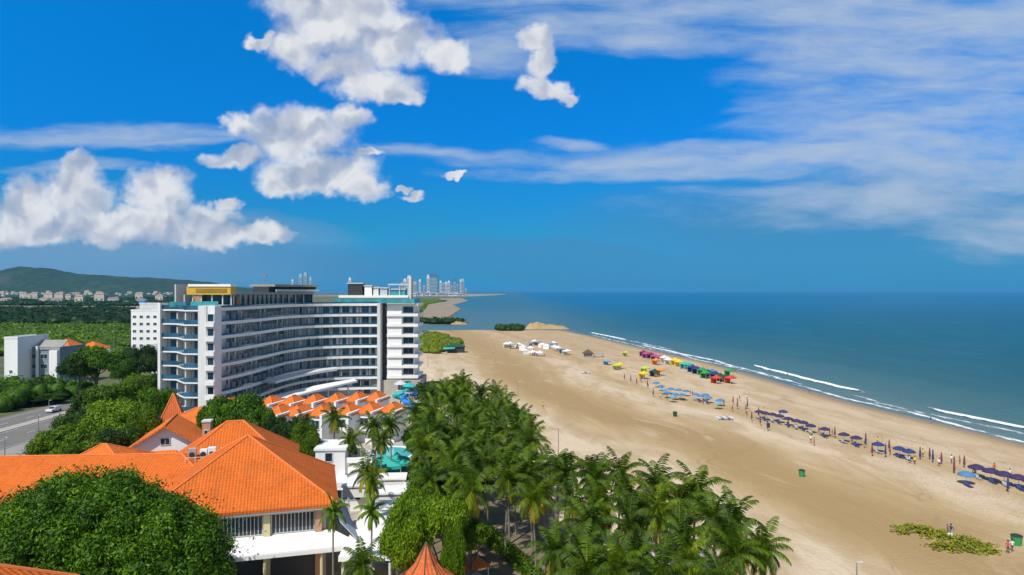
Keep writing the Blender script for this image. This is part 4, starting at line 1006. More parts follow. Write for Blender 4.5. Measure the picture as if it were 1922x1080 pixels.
TL = [('g',180,650,205,48,'tall dark green tree with rounded top left of the apartment tower'),('d',150,668,200,30,'dark tree leaning on the left side of the tall rounded tree'),
 ('d',262,655,225,34,'dark tree directly below the white apartment tower'),('g',232,676,200,26,'small green tree left of the cream guard house'),('d',290,668,215,24,'narrow dark tree touching the hotel fin'),
 ('g',285,706,165,36,'green tree at the foot of the hotel fin'),('b',250,716,155,40,'light green tree left of the orange spire'),('b',205,728,150,50,'green tree between road and orange spire'),('d',170,742,150,36,'dark green tree beside the road bend'),
 ('g',300,732,140,30,'green tree just left of the orange spire'),('b',215,764,120,62,'wide yellow green tree beside the road'),('b',265,778,112,34,'yellow green tree left of the white gabled house'),('d',150,778,126,46,'dark green tree leaning over the pavement'),
 ('b',110,806,118,42,'low green tree at the pavement edge'),('d',215,812,106,50,'dark green tree behind the small hipped pavilion'),('b',165,822,104,50,'green tree above the long orange wing'),('g',130,838,100,28,'small tree at the left end of the long orange wing'),
 ('g',440,748,122,56,'round bright green tree between the gabled house and the villas'),('g',408,764,116,34,'green tree left of the round tree before the villas'),('g',490,772,116,36,'green tree right of the round tree before the villas'),
 ('d',540,800,108,34,'dark green tree behind the right slope of the big roof'),('b',575,806,106,28,'light green tree left of the white service building'),('d',515,790,112,24,'dark tree between the round tree and the villas'),
 ('t',785,915,72,44,'light green tree at the left edge of the palm grove'),('t',832,928,68,50,'broad light green tree above the spire kiosk'),('b',765,965,66,44,'green tree right of the flat white roof'),('t',884,975,71,38,'yellow green tree right of the kiosk tree'),
 ('g',806,872,84,34,'green tree between pool and palm grove'),('d',792,840,96,28,'dark green tree beside the turquoise pool'),('d',845,895,82,34,'dark tree inside the grove behind the light green tree'),('g',800,790,116,40,'green tree at the upper left of the palm grove'),
 ('g',782,800,112,22,'green tree right of the terraced villas'),('d',880,860,90,36,'dark broadleaf tree in the middle of the palm hill'),('g',850,800,118,46,'broadleaf tree under the palm hill'),('g',905,775,128,40,'broadleaf tree near the top of the palm hill'),('b',850,1000,64,22,'green tree right of the spire kiosk')]
for k_, a, b_, c_, d_, l_ in TL: tree(k_, a, b_, c_, d_, l_)
# roadside hedge wood, lower left
hl = [(8,722,205,36,'b'),(40,716,200,34,'g'),(75,714,204,34,'d'),(108,722,206,26,'g'),(22,742,190,34,'g'),(62,744,192,30,'d'),(98,740,194,26,'d'),(5,765,184,24,'d'),(-20,730,190,34,'g')]
for i, (a, b_, c_, d_, k_) in enumerate(sorted(hl)): tree(k_, a, b_, c_, d_, f'{ordn(i)} tree from the left in the roadside tree belt below the grey apartment block', group='roadside tree belt')

# ------------------------------------------------------------------ palms
def palm(seed, mat, nf=24, fl=3.5, height=10.0, old=4, lean=.7):
    q = np.random.default_rng(seed); t = thing('coconut_palm', 'p', 'palm tree')
    top = np.array([lean * math.cos(seed), lean * math.sin(seed), height])
    Vs = []; Ts = []; mi = []
    for k in range(nf):
        az = k * 2.39996 + q.uniform(-.2, .2); fr = k / nf
        el = 1.45 - 2.25 * fr ** .8 + q.uniform(-.12, .12); L = fl * (0.72 + .34 * math.sin(math.pi * min(1, fr + .25))) * q.uniform(.9, 1.1)
        dirh = np.array([math.cos(az), math.sin(az), 0]); pts = []; p = top.copy(); e = el
        ns = 9
        for s_ in range(ns + 1):
            pts.append(p.copy()); e_ = e - (s_ / ns) ** 1.3 * (1.25 + .35 * fr); p = p + (dirh * math.cos(e_) + np.array([0, 0, math.sin(e_)])) * L / ns
        pts = np.array(pts); side = np.array([-math.sin(az), math.cos(az), 0])
        isold = k >= nf - old; base_t = q.uniform(.2, .75)
        for s_ in range(ns):   # rachis
            a, b_ = pts[s_], pts[s_ + 1]; w0 = .055 * (1 - s_ / ns) + .015; Vs.append(np.array([a - side * w0, a + side * w0, b_ + side * w0 * .8, b_ - side * w0 * .8])); Ts.append(.85); mi.append(1 if isold else 0)
        nl = 19
        for j in range(nl):
            f = (j + 1.2) / (nl + 1) * ns; i0 = min(int(f), ns - 1); c = pts[i0] + (pts[i0 + 1] - pts[i0]) * (f - i0)
            tg = pts[i0 + 1] - pts[i0]; tg /= np.linalg.norm(tg)
            u = f / ns; ll = .95 * math.sin(math.pi * (.12 + .80 * u)) ** .7 * fl / 3.5
            for sg in (-1, 1):
                dr = side * sg * .82 + tg * (.45 + .35 * u) + np.array([0, 0, -.45 - .25 * q.random() - .2 * fr]); dr /= np.linalg.norm(dr)
                tip = c + dr * ll * q.uniform(.85, 1.1); mid = c + dr * ll * .5 + np.array([0, 0, .06])
                wv_ = tg * .068
                Vs.append(np.array([c - wv_ * .6, c + wv_ * .6, mid + wv_ * 1.3, mid - wv_ * 1.3])); Vs.append(np.array([mid - wv_ * 1.3, mid + wv_ * 1.3, tip + wv_ * .2, tip - wv_ * .2]))
                tt = min(1, max(0, base_t + q.uniform(-.15, .25))); Ts += [tt, tt]; mi += [1 if isold else 0] * 2
    V = np.concatenate(Vs); mesh_np('crown', V, len(V) // 4, [mat, PALMO], midx=mi, tint=Ts, parent=t)
    m = MB(); pt = []
    for s_ in range(8):
        u = s_ / 7; pt.append((top[0] * u ** 1.6, top[1] * u ** 1.6, (height + .05) * u))
    m.tube(pt, [.24, .17, .15, .14, .135, .13, .13, .15], 8); m.build('trunk', [PBARK], t)
    m = MB()
    for k in range(7):
        a = k * .9; c = (top[0] + .3 * math.cos(a), top[1] + .3 * math.sin(a), height - .35 - .12 * (k % 2)); m.lathe([(.01, -.15), (.12, -.06), (.13, .04), (.01, .15)], 6, c)
    m.build('coconut_cluster', [COCO], t)
    return Proto(t)
PP = [palm(1, PALM), palm(2, PALM, 26, 3.7, 10, 3), palm(3, PALM, 22, 3.4, 10, 5, 1.1), palm(4, PALM, 26, 3.6, 10, 2, .4), palm(5, PALM, 20, 3.8, 10, 6)]
BP = [palm(7, LEAFB, 15, 2.7, 10, 1, .25), palm(8, LEAFB, 16, 2.5, 10, 2, .2)]
def put_palm(px, yc, Y, label, group=None, s=1.0, protos=None, v=None):
    """palm whose crown heart is seen at (px,yc)"""
    s = s * (.86 if protos is None else 1.0); p = PY(px, Y); z = ZY(yc, Y); pr = (protos or PP); pr = pr[rnd.randrange(len(pr)) if v is None else v]
    sz = z / 10.0
    return pr.put((p.x, p.y, 0), rnd.random() * 6.28, (s, s, sz), label, group)
front_row = [(1058,892,80,.9,'first palm from the left on the seaward edge of the grove'),(1108,893,80,1.0,'second palm from the left on the seaward edge, broad crown'),(1160,890,80,.95,'third palm from the left on the seaward edge, slender crown'),
 (1232,905,77,1.1,'fourth palm from the left on the seaward edge, wide crown'),(1300,922,73,1.15,'tall dark palm standing clear on the seaward edge of the grove'),(1395,980,64,1.05,'palm at the right corner of the grove with spreading crown'),
 (1345,975,65,1.0,'yellowish palm left of the corner palm of the grove'),(1430,1040,57,.95,'rightmost palm of the grove at the bottom edge'),(1375,1045,56,1.0,'palm at the bottom edge beneath the corner palm'),
 (1000,830,96,1.0,'palm leaning out at the right side of the palm hill'),(985,800,106,.95,'palm above the leaning palm on the palm hill'),(870,722,150,1.0,'highest palm at the back top of the palm hill'),
 (905,738,144,.95,'palm right of the highest palm on the palm hill'),(940,752,136,.95,'palm two places right of the highest palm on the hill'),(968,775,124,.95,'palm on the right shoulder of the palm hill'),
 (625,962,65.5,.62,'slim young palm in front of the restaurant corner'),(697,962,68,.68,'slim palm in front of the flat white roof'),(690,885,84,.85,'palm between restaurant roof and white canopies'),(705,905,80,.6,'short palm just below the palm beside the white canopies'),
 (625,788,118,.95,'palm left of the pool in front of the villas'),(655,826,106,.8,'palm behind the white service building'),(700,800,114,.9,'palm in front of the right end of the villas'),(735,798,112,.9,'palm beside the end villa and the slides'),
 (572,800,112,.7,'small palm behind the light green tree by the villas'),(690,1062,58,.7,'palm at the bottom edge left of the spire kiosk'),(715,830,104,.8,'palm left of the turquoise pool'),(1010,880,86,.9,'palm under the leaning palm of the hill')]
for i, (px, yc, Y, s_, lab) in enumerate(front_row):
    put_palm(px, yc, Y, lab, s=s_, protos=BP if 'slim' in lab else None)
def inside(x, y, poly):
    c = False; n = len(poly)
    for i in range(n):
        x1, y1 = poly[i]; x2, y2 = poly[(i + 1) % n]
        if (y1 > y) != (y2 > y) and x < (x2 - x1) * (y - y1) / (y2 - y1) + x1: c = not c
    return c
poly = [(-12, 156),(-3, 140),(1, 120),(3.0, 100),(4, 87),(9, 79),(19, 73),(20.5, 62),(20.3, 54),(14, 51),(7, 51),(-2.5, 56),(-3, 66),(-8, 76),(-12, 90),(-15, 110),(-19, 130)]
pts = [(p.x, p.y) for p in [PY(a[0], a[2]) for a in front_row]]; grove = []
q = random.Random(21); tries = 0
while tries < 9000 and len(grove) < 165:
    tries += 1; x, y = q.uniform(-20, 21), q.uniform(50, 157)
    if not inside(x, y, poly): continue
    if 0 < x - .02 * y < 4.6 and 50 < y < 63 and False: continue
    dmin = 2.9 + (y - 50) * .012
    if x / y * F + CX < 1050 and y < 71: continue
    if 880 < x / y * F + CX < 1000 and y < 80: continue
    if any((x - a) ** 2 + (y - b_) ** 2 < dmin ** 2 for a, b_ in pts + [(g[0], g[1]) for g in grove]): continue
    grove.append((x, y))
grove.sort(key=lambda g: g[1])
rows_ = {}
for x, y in grove:
    h = q.uniform(8.6, 11.2); Y = y
    zone = 'front' if y < 64 else 'second' if y < 76 else 'middle' if y < 92 else 'upper middle' if y < 115 else 'rear'
    rows_.setdefault(zone, []).append((x / y, x, y, h))
for zone, L in rows_.items():
    L.sort()
    for i, (_, x, y, h) in enumerate(L):
        s_ = q.uniform(.66, .92)
        PP[q.randrange(5)].put((x, y, 0), q.random() * 6.28, (s_, s_, h / 10), f'{ordn(i)} coconut palm from the left in the {zone} rows of the grove', 'coconut palms of the beach grove')
print('grove', len(grove))
GSOIL = paint('grove_soil', (0.20, 0.16, 0.10), 0.95, 0.45, 0.35)
sheet('grove_ground', [(-20, 165),(-10, 160),(0, 142),(5, 118),(6, 100),(7, 90),(12, 84),(22, 76),(24, 62),(24, 45),(-22, 45),(-10, 60),(-14, 100),(-18, 130)], 0.75, GSOIL) if False else sheet('grove_ground', [(-20, 165),(-10, 158),(0, 140),(4, 118),(5.5, 100),(6.5, 90),(12, 82),(22, 75),(23, 62),(23, 45),(-22, 45),(-10, 60),(-14, 100),(-18, 130)], 0.62, GSOIL)

# clipped bright hedge along the path, dark hedge behind the grove
def hedge(label, a, b_, w, h, mat, seed, size=.16):
    a = Vector(a); b_ = Vector(b_); L = (b_ - a).length; u = (b_ - a) / L; t = thing('hedge', label, 'hedge', (a.x, a.y, 0), math.atan2(u.y, u.x))
    n = max(3, int(L / (w * .8))); q_ = random.Random(seed)
    lob = [(L * (k + .5) / n, q_.uniform(-.1, .1) * w, h * .5, L / n * .75, w * .55, h * q_.uniform(.5, .6)) for k in range(n)]
    crown_mesh('foliage', lob, 40 if size < .2 else 14, size, mat, seed, t, core=.85, tilt=.6, low=-.6, jit=.3)
    m = MB()
    for k in range(n): m.tube([(L * (k + .5) / n, 0, 0), (L * (k + .5) / n, 0, h * .4)], .05, 4)
    m.build('stem', [BARK], t)
g1, g2 = G(905, 985, 1.5), G(1010, 1078, 1.5)
hedge('bright green clipped hedge along the path right of the spire kiosk', (g1.x, g1.y), (g2.x, g2.y), 1.9, 2.0, LEAFB, 31)
hedge('long dark green hedge between the hotel podium and the palm hill', (X(786, 205), 205), (X(846, 200), 200), 7, 4.2, LEAFD, 32, .4)
hedge('low green hedge at the right end of the podium', (X(786, 225), 225), (X(820, 222), 222), 3, 2.0, LEAFB, 33, .3)

SCRUB = leafmat('scrub_leaf', (0.10, 0.15, 0.004), (0.30, 0.34, 0.010), (0.42, 0.40, 0.03), 0.1)
# far greenery: scrub behind the beach, mangroves behind the road, grassy field -- masses nobody could count
def wood(name, label, poly, spacing, hgt, mat, seed, per=1.2, leaf=.8, grow=1.0):
    q_ = random.Random(seed); xs = [p[0] for p in poly]; ys_ = [p[1] for p in poly]; lob = []
    y = min(ys_)
    while y < max(ys_):
        x = min(xs)
        while x < max(xs):
            a, b_ = x + q_.uniform(-.5, .5) * spacing, y + q_.uniform(-.5, .5) * spacing
            if inside(a, b_, poly):
                r_ = spacing * q_.uniform(.55, .85); hh = hgt * q_.uniform(.65, 1.2)
                lob.append((a, b_, hh * .45, r_, r_, hh * .55))
            x += spacing
        y += spacing * grow
    o = crown_mesh(name, lob, per, leaf, mat, seed, None, core=.9, low=-.1, jit=.3, tilt=.5)
    o['kind'] = 'stuff'; o['label'] = label; return o
def crown_fast(): pass
wood('mangrove_woods', 'dense dark mangrove wood beyond the road', [(X(-60,610),610),(X(245,610),610),(X(250,700),700),(X(250,1050),1050),(X(-60,1050),1050)], 15, 9, LEAFD, 41, per=.09, leaf=1.9)
wood('green_thicket', 'bright green thicket in front of the mangroves', [(X(-60,330),330),(X(245,330),330),(X(245,600),600),(X(-60,600),600)], 11, 4.5, LEAFB, 42, per=.25, leaf=1.1)
wood('beach_scrub', 'yellow green scrub between the hotel tower and the beach', [(X(786,345),345),(X(845,350),350),(X(862,420),420),(X(820,500),500),(X(786,500),500)], 6, 3.0, SCRUB, 43, per=.6, leaf=.7)
wood('point_bushes', 'dark green bushes on the sandy point', [(X(930,545),545),(X(985,545),545),(X(985,575),575),(X(932,575),575)], 5, 4.4, LEAFD, 44, per=.6, leaf=.8)
wood('far_shore_woods', 'dark green trees on the far shore of the inlet', [(X(786,660),660),(X(868,670),670),(X(860,720),720),(X(786,720),720)], 10, 5, LEAFD, 45, per=.2, leaf=1.4)
wood('roadside_shrubs', 'green undergrowth below the roadside tree belt', [(X(-40,176),176),(-131,176),(-131,214),(X(-40,214),214)], 4, 5.5, LEAF, 49, per=1.3, leaf=.4)
wood('far_shore_scrub', 'scrub and low trees behind the far sandy shore', [(-110,770),(-125,860),(-165,1240),(-210,1640),(-210,2200),(-330,2200),(-330,1640),(-300,1200),(-260,770)], 14, 5, LEAFB, 50, per=.15, leaf=1.4)
wood('street_scrub', 'undergrowth between road and restaurant wings', [(-92,90),(-66,92),(-62,120),(-74,150),(-84,158),(-92,205),(-100,205),(-92,150)], 4, 2.2, LEAF, 46, per=1.6, leaf=.4)
# low creeping beach plants
def creeper(label, cells, seed):
    rng = np.random.default_rng(seed); P = []
    for (px, py, rx, ry) in cells:
        c = G(px, py); ex = rx / F * c.y; ey = ry * c.y * c.y / (F * H)
        n = int(ex * ey * 3.14 * 30); a = rng.uniform(0, 6.283, n); r_ = np.sqrt(rng.uniform(0, 1, n)) * (1 + .35 * np.sin(a * 5 + seed))
        cl = np.sin(a * 3 + r_ * 6) * .12
        P.append(np.stack([c.x + np.cos(a) * r_ * ex, c.y + np.sin(a) * r_ * ey, .25 + rng.uniform(.1, .55, n) * (1.1 - np.minimum(1, r_)) + cl], 1))
    P = np.concatenate(P); Nn = np.tile([0, 0, 1.0], (len(P), 1))
    V = leaf_arrays(P, Nn, .17, rng, .7, .5)
    o = mesh_np('creeping_plants', V, len(V) // 4, CREEP, tint=rng.uniform(0, 1, len(V) // 4)); o['kind'] = 'stuff'; o['label'] = label
CREEP = leafmat('creeper_leaf', (0.16, 0.20, 0.010), (0.42, 0.42, 0.02), (0.6, 0.54, 0.04), 0.5)
creeper('yellow green creeping plants on the sand at the lower right', [(1715,996,30,9),(1745,1004,34,12),(1775,1012,26,8),(1770,1030,30,8),(1800,1032,34,11),(1835,1030,34,12),(1815,1018,24,7),(1855,1040,22,7),(1690,1002,14,5)], 51)

# ------------------------------------------------------------------ hill, headland
def hill(name, prof, Y, depth, mat, z0=0, seed=3, amp=6):
    vs = []; n = len(prof); cols = 120; rws = 14
    for i in range(cols):
        px = prof[0][0] + (prof[-1][0] - prof[0][0]) * i / (cols - 1)
        for (a, ya), (b_, yb_) in zip(prof, prof[1:]):
            if a <= px <= b_: t_ = (px - a) / (b_ - a); py = ya + (yb_ - ya) * (t_ * t_ * (3 - 2 * t_)); break
        top = ZY(py, Y)
        for j in range(rws):
            v = j / (rws - 1); s_ = math.sin(math.pi * min(v * 1.0, 1.0)); y = Y - depth / 2 + depth * v
            x = (px - CX) / F * Y
            z = z0 + (top - z0) * s_ + mnoise.noise(Vector((x * .012, y * .006, seed))) * amp * s_ + mnoise.noise(Vector((x * .05, y * .02, seed))) * amp * .5 * s_
            vs.append((x, y, z - 1))
    m = MB(); m.add(vs, [(i * rws + j, (i + 1) * rws + j, (i + 1) * rws + j + 1, i * rws + j + 1) for i in range(cols - 1) for j in range(rws - 1)])
    o = m.build(name, mat, smooth=True); o['kind'] = 'structure'; return o
HILL, nt, b = newmat('hill_woods')
pos = nt.nodes.new('ShaderNodeNewGeometry').outputs['Position']
n1 = tex_noise(nt, pos, 0.03, 6, 0.7); n2 = tex_noise(nt, pos, 0.006, 4, 0.6)
c = ramp(nt, n1, [(0.38, (0.005, 0.028, 0.014)), (0.62, (0.018, 0.055, 0.026))]); c = mixc(nt, ramp(nt, n2, [(0.55, 0.0), (0.72, 0.4)]), c, (0.09, 0.09, 0.08))
nt.links.new(c, b.inputs['Base Color']); b.inputs['Roughness'].default_value = .95; bump(nt, n1, 1.0, 12, b)
hill('hill', [(-300,530),(-120,528),(0,516),(22,506),(45,501),(85,503),(115,509),(140,514),(160,515),(250,520),(330,524),(385,529),(430,538),(520,546)], 4000, 900, HILL)
ROCK = paint('sandstone', (0.42, 0.29, 0.13), 0.95, 0.35, 0.05, bmp=.4)
def rockmass(name, px0, px1, Y, top, mat, depth, label, cat):
    q_ = random.Random(9); m = MB(); vs = []; cols, rws = 34, 9
    for i in range(cols):
        u = i / (cols - 1); px = px0 + (px1 - px0) * u; prof = min(1, u * 7) * (1 - .72 * u) * min(1, (1 - u) * 8) * (1 + .22 * mnoise.noise(Vector((u * 9, 3, 1))))
        for j in range(rws):
            v = j / (rws - 1); s_ = math.sin(math.pi * v) ** .5; y = Y + depth * (v - .5); x = (px - CX) / F * Y
            vs.append((x, y, -.3 + ZY(top, Y) * prof * s_ * (1 + .25 * mnoise.noise(Vector((x * .2, y * .2, 1)))) ))
    m.add(vs, [(i * rws + j, (i + 1) * rws + j, (i + 1) * rws + j + 1, i * rws + j + 1) for i in range(cols - 1) for j in range(rws - 1)])
    tag(m.build(name, mat), label, cat)
rockmass('rock_outcrop', 985, 1068, 590, 603, ROCK, 26, 'orange brown rocky headland at the tip of the beach', 'rock')
rockmass('rock_bank', 845, 878, 668, 601, ROCK, 14, 'brown rocky bank at the end of the far shore', 'rock')

for pr in PP + BP:
    if pr.root.get('label') == 'p': print('UNUSED PROTO', pr.root.name)
def fabric(name, col): return paint(name, col, 0.8, 0.14, 1.2)
FB = {'blue': fabric('blue_fabric', (0.07, 0.20, 0.37)), 'sky': fabric('sky_blue_fabric', (0.16, 0.34, 0.46)), 'purple': fabric('purple_fabric', (0.042, 0.026, 0.085)), 'navy': fabric('navy_fabric', (0.02, 0.04, 0.16)),
      'maroon': fabric('maroon_fabric', (0.16, 0.03, 0.06)), 'magenta': fabric('magenta_fabric', (0.45, 0.06, 0.25)), 'white': fabric('white_fabric', (0.78, 0.77, 0.76)), 'yellow': fabric('yellow_fabric', (0.75, 0.55, 0.03)),
      'teal': fabric('teal_fabric', (0.03, 0.42, 0.36)), 'green': fabric('green_fabric', (0.03, 0.28, 0.07)), 'dark green': fabric('dark_green_fabric', (0.01, 0.07, 0.04)), 'red': fabric('red_fabric', (0.6, 0.06, 0.03)), 'orange': fabric('orange_fabric', (0.70, 0.26, 0.03)),
      'grey': fabric('grey_fabric', (0.30, 0.31, 0.33)), 'lime': fabric('lime_fabric', (0.45, 0.55, 0.08))}
def umb(col):
    t = thing('beach_umbrella', 'p', 'beach umbrella'); m = MB(); n = 8; rr_ = 1.45
    vs = [(0, 0, 2.62)]; 
    for r_, z in ((.55, 2.48), (1.05, 2.27), (rr_, 2.02)):
        for k in range(n * 2):
            a = math.pi * k / n; f = 1 if k % 2 == 0 else .965; vs.append((r_ * f * math.cos(a), r_ * f * math.sin(a), z - (0 if k % 2 == 0 else .03)))
    N2 = n * 2; fs = [(0, 1 + k, 1 + (k + 1) % N2) for k in range(N2)]
    for j in range(2):
        for k in range(N2): a, b_ = 1 + j * N2 + k, 1 + j * N2 + (k + 1) % N2; fs.append((a, a + N2, b_ + N2, b_))
    m.add(vs, fs); o = len(vs)
    lo = [(x, y, z - .2) for x, y, z in vs[-N2:]]; m.add(vs[-N2:] + lo, [(k, N2 + k, N2 + (k + 1) % N2, (k + 1) % N2) for k in range(N2)])
    m.build('canopy', [FB[col]], t); m = MB(); m.tube([(0, 0, 0), (0, 0, 2.72)], .035, 6); m.build('pole', [LIGHTM], t); return Proto(t)
def furled(col, h=2.5):
    t = thing('furled_umbrella', 'p', 'beach umbrella'); m = MB(); m.lathe([(.17, .75), (.20, 1.0), (.15, 1.7), (.10, h - .2), (.02, h)], 8); m.build('canopy', [FB[col]], t)
    m = MB(); m.tube([(0, 0, 0), (0, 0, h + .06)], .04, 6); m.build('pole', [DARKM], t); return Proto(t)
def tent(col, w=3.0, h=2.2):
    t = thing('beach_tent', 'p', 'tent'); m = MB(); a = w / 2
    for k in range(4):
        c, s_ = math.cos(k * math.pi / 2), math.sin(k * math.pi / 2); T = lambda x, y, z: Vector((x * c - y * s_, x * s_ + y * c, z))
        m.slab([T(-a, -a, h), T(a, -a, h), T(a * .35, -a * .35, h + .45), T(-a * .35, -a * .35, h + .45)], .03); m.slab([T(-a * .35, -a * .35, h + .45), T(a * .35, -a * .35, h + .45), T(0, 0, h + 1.0)], .03)
        m.quad(T(-a, -a, h - .3), T(a, -a, h - .3), T(a, -a, h), T(-a, -a, h))
    m.build('roof', [FB[col]], t)
    m = MB(); m.box(-a + .1, a - .1, a - .12, a - .08, 0.15, h - .3); m.build('back_cloth', [FB[col]], t)
    for x in (-1, 1):
        for y in (-1, 1): m = MB(); m.tube([(x * (a - .05), y * (a - .05), 0), (x * (a - .05), y * (a - .05), h)], .035, 5); m.build('post', [LIGHTM], t)
    return Proto(t)
def cat_(h, px, py):  # canopy seen at (px,py) at height h -> ground point below
    Y = (H - h) * F / (py - HY); return Vector(((px - CX) / F * Y, Y, 0))
def gz(x, y):
    return 0.25
UM = [('blue', [(1232,716),(1241,722),(1252,734),(1259,727),(1266,737),(1273,729),(1281,738),(1288,731),(1306,737),(1315,740),(1324,738),(1330,743),(1352,748),(1814,887)]),
      ('sky', [(1246,728),(1277,736),(1262,741),(1347,753)]),
      ('navy', [(1470,769),(1648,829),(1688,837),(1706,842)]),
      ('purple', [(1425,769),(1437,772),(1450,774),(1463,777),(1480,782),(1495,786),(1508,789),(1522,795),(1548,801),(1584,811),(1607,817),(1833,874),(1860,881),(1885,887),(1912,893),(1936,899)])]
nth = 0; allu = []
for col, L in UM:
    pr = umb(col)
    for i, (px, py) in enumerate(sorted(L)):
        p = cat_(2.25, px, py); p.z = 0.1
        s_ = .8 if px < 1800 else .92
        o = pr.put(p, rnd.random(), s_, f'{ordn(i)} open {col} beach umbrella from the left along the beach row', f'open {"blue" if col != "purple" else "purple"} umbrellas of the beach row'); allu.append((px, py, p))
cl = [(1172,708),(1184,712),(1195,716),(1203,712),(1215,720),(1226,738),(1376,752),(1384,760),(1400,768),(1403,760),(1411,782),(1424,775),(1427,790),(1567,812),(1625,826),(1637,846),(1662,848),(1669,837),(1727,853),(1751,858),(1767,862),(1745,853),(1791,878),(1810,868),(1892,912),(1441,800)]
prs = [furled('maroon'), furled('navy', 2.7), furled('maroon', 3.2)]
for i, (px, py) in enumerate(sorted(cl)):
    p = cat_(1.3, px, py); p.z = .05
    prs[2 if px in (1791, 1384) else i % 2].put(p, 0, 1.0, f'{ordn(i)} furled umbrella from the left, standing upright in the beach row', 'furled umbrellas of the beach row')
# loungers below the purple umbrellas
def lounger(col):
    t = thing('beach_lounger', 'p', 'lounger'); m = MB(); m.box(-.32, .32, -.95, .35, .30, .37); m.slab([(-.32, .35, .37), (.32, .35, .37), (.32, .85, .85), (-.32, .85, .85)], .06); m.build('cushion', [FB[col]], t)
    for x in (-.28, .28):
        for y in (-.85, .25): m = MB(); m.box(x - .03, x + .03, y - .03, y + .03, 0, .299); m.build('leg', [LIGHTM], t)
    return Proto(t)
lg = [lounger('grey'), lounger('navy')]; k = 0
L_ = sorted([(px, p) for px, py, p in allu if px > 1400 or 1300 < px < 1335], key=lambda a: a[0])
for i, (px, p) in enumerate(L_):
    lg[i % 2].put((p.x - .6, p.y - 1.3, 0.12), rnd.uniform(-.3, .3), 1.05, f'{ordn(i)} dark lounger from the left in the shade of the umbrella row', 'loungers under the umbrellas')
# tents near the water
TE = [(1208,661,'maroon'),(1215,663,'magenta'),(1222,665,'maroon'),(1230,668,'magenta'),(1238,670,'magenta'),(1247,671,'white'),(1255,675,'white'),(1267,676,'yellow'),(1275,679,'yellow'),(1286,683,'teal'),(1293,684,'teal'),(1300,689,'navy'),(1309,692,'navy'),
      (1319,694,'green'),(1325,700,'green'),(1330,699,'dark green'),(1336,697,'blue'),(1344,702,'navy'),(1352,705,'dark green'),(1345,709,'red'),(1362,707,'dark green'),(1371,709,'red'),(1232,676,'orange'),(1238,695,'orange'),(1229,697,'dark green'),(1164,683,'yellow'),(1158,685,'lime'),(1175,661,'lime'),(1209,701,'yellow'),(1213,664,'magenta'),(1140,677,'sky'),(1212,691,'lime'),(1370,696,'green')]
tp = {}; cnt = {}; tot = {}
for px, py, c in TE: tot[c] = tot.get(c, 0) + 1
for px, py, c in sorted(TE):
    if c not in tp: tp[c] = tent(c)
    i = cnt.get(c, 0); cnt[c] = i + 1
    p = cat_(2.2, px, py); p.z = .05
    tp[c].put(p, .5, 1.0 if px > 1200 else .9, (f'{ordn(i)} {c} beach tent from the left near the waterline' if tot[c] > 1 else f'only {c} beach tent near the waterline'), 'coloured beach tents near the water')
# white marquees and huts at the far end of the beach
mq = [(950,645),(957,644),(965,647),(974,646),(982,650),(990,645),(996,652),(1003,640),(1010,642),(1018,646),(1026,648),(1034,645),(1041,650),(1048,652),(1056,655),(1064,658),(985,657),(1000,660),(1013,661),(1039,643)]
mp = [tent('white', 3.6, 2.3), tent('grey', 4.2, 2.6)]
for i, (px, py) in enumerate(sorted(mq)):
    p = cat_(2.5, px, py); p.z = .05; mp[1 if i % 4 == 2 else 0].put(p, i * .7, 1.0, f'{ordn(i)} pale marquee from the left in the group at the far end of the beach', 'pale marquees at the far end of the beach')
ph = G(1104, 672); t = thing('beach_hut', 'dark thatched hut standing alone left of the yellow tents', 'hut', (ph.x, ph.y, 0)); hip_roof(t, 0, 0, 0, 4.2, 3.4, 2.3, 1.7, .5, WOOD, ridge=False, name='roof'); m = MB(); m.box(-1.9, 1.9, -1.5, 1.5, 0, 2.1); m.build('wall', [GREYW], t)
ph = G(856, 663); t = thing('beach_club', 'long dark green roofed beach club beside the yellow scrub', 'building', (ph.x, ph.y, 0), R(8)); hip_roof(t, 0, 2, 0, 9, 6, 3.4, 1.6, .4, FB['dark green'], ridge=False, name='roof'); m = MB(); m.box(-4.4, 4.4, -.8, 4.8, 0, 3.2); m.build('wall', [DARKM], t)
m = MB(); m.slab([(-7, -3.5, 2.4), (-1, -3.8, 2.6), (-.5, -1.2, 3.1), (-6.5, -1.2, 3.1)], .1); m.build('awning', [FB['teal']], t)
ph = G(1124, 672); t = thing('beach_hut', 'grey flat shelter right of the thatched hut', 'hut', (ph.x, ph.y, 0)); m = MB(); m.box(-2.2, 2.2, -1.5, 1.5, 1.9, 2.1); m.build('roof', [FB['grey']], t)
for x in (-2, 2):
    for y in (-1.3, 1.3): m = MB(); m.tube([(x, y, 0), (x, y, 1.9)], .06, 5); m.build('post', [WOOD], t)
# stacks of loungers
for i, (px, py, n_, lab) in enumerate(((1360, 789, 5, 'pale sun loungers in a row in front of the umbrella row'), (1099, 702, 3, 'small group of pale loungers alone on the sand'))):
    for j in range(n_):
        p = G(px - (n_ - 1) * 3 + j * 6, py); t = thing('folded_lounger', f'{ORD[j]} from the left of the {"pale stacked loungers in front of the blue umbrellas" if i == 0 else "pale stacked loungers alone on the far sand"}', 'lounger', (p.x, p.y, .05), .2)
        m = MB(); m.box(-.3, .3, -.9, .9, .35, .42); m.box(-.3, .3, -.9, .9, .50, .57); m.box(-.3, .3, -.9, .9, .64, .70); m.build('lounger_bed', [FB['grey'] if j % 2 else FB['white']], t); m = MB()
        m.box(-.28, -.22, -.7, .7, .05, .349); m.box(.22, .28, -.7, .7, .05, .349); m.build('frame', [LIGHTM], t)
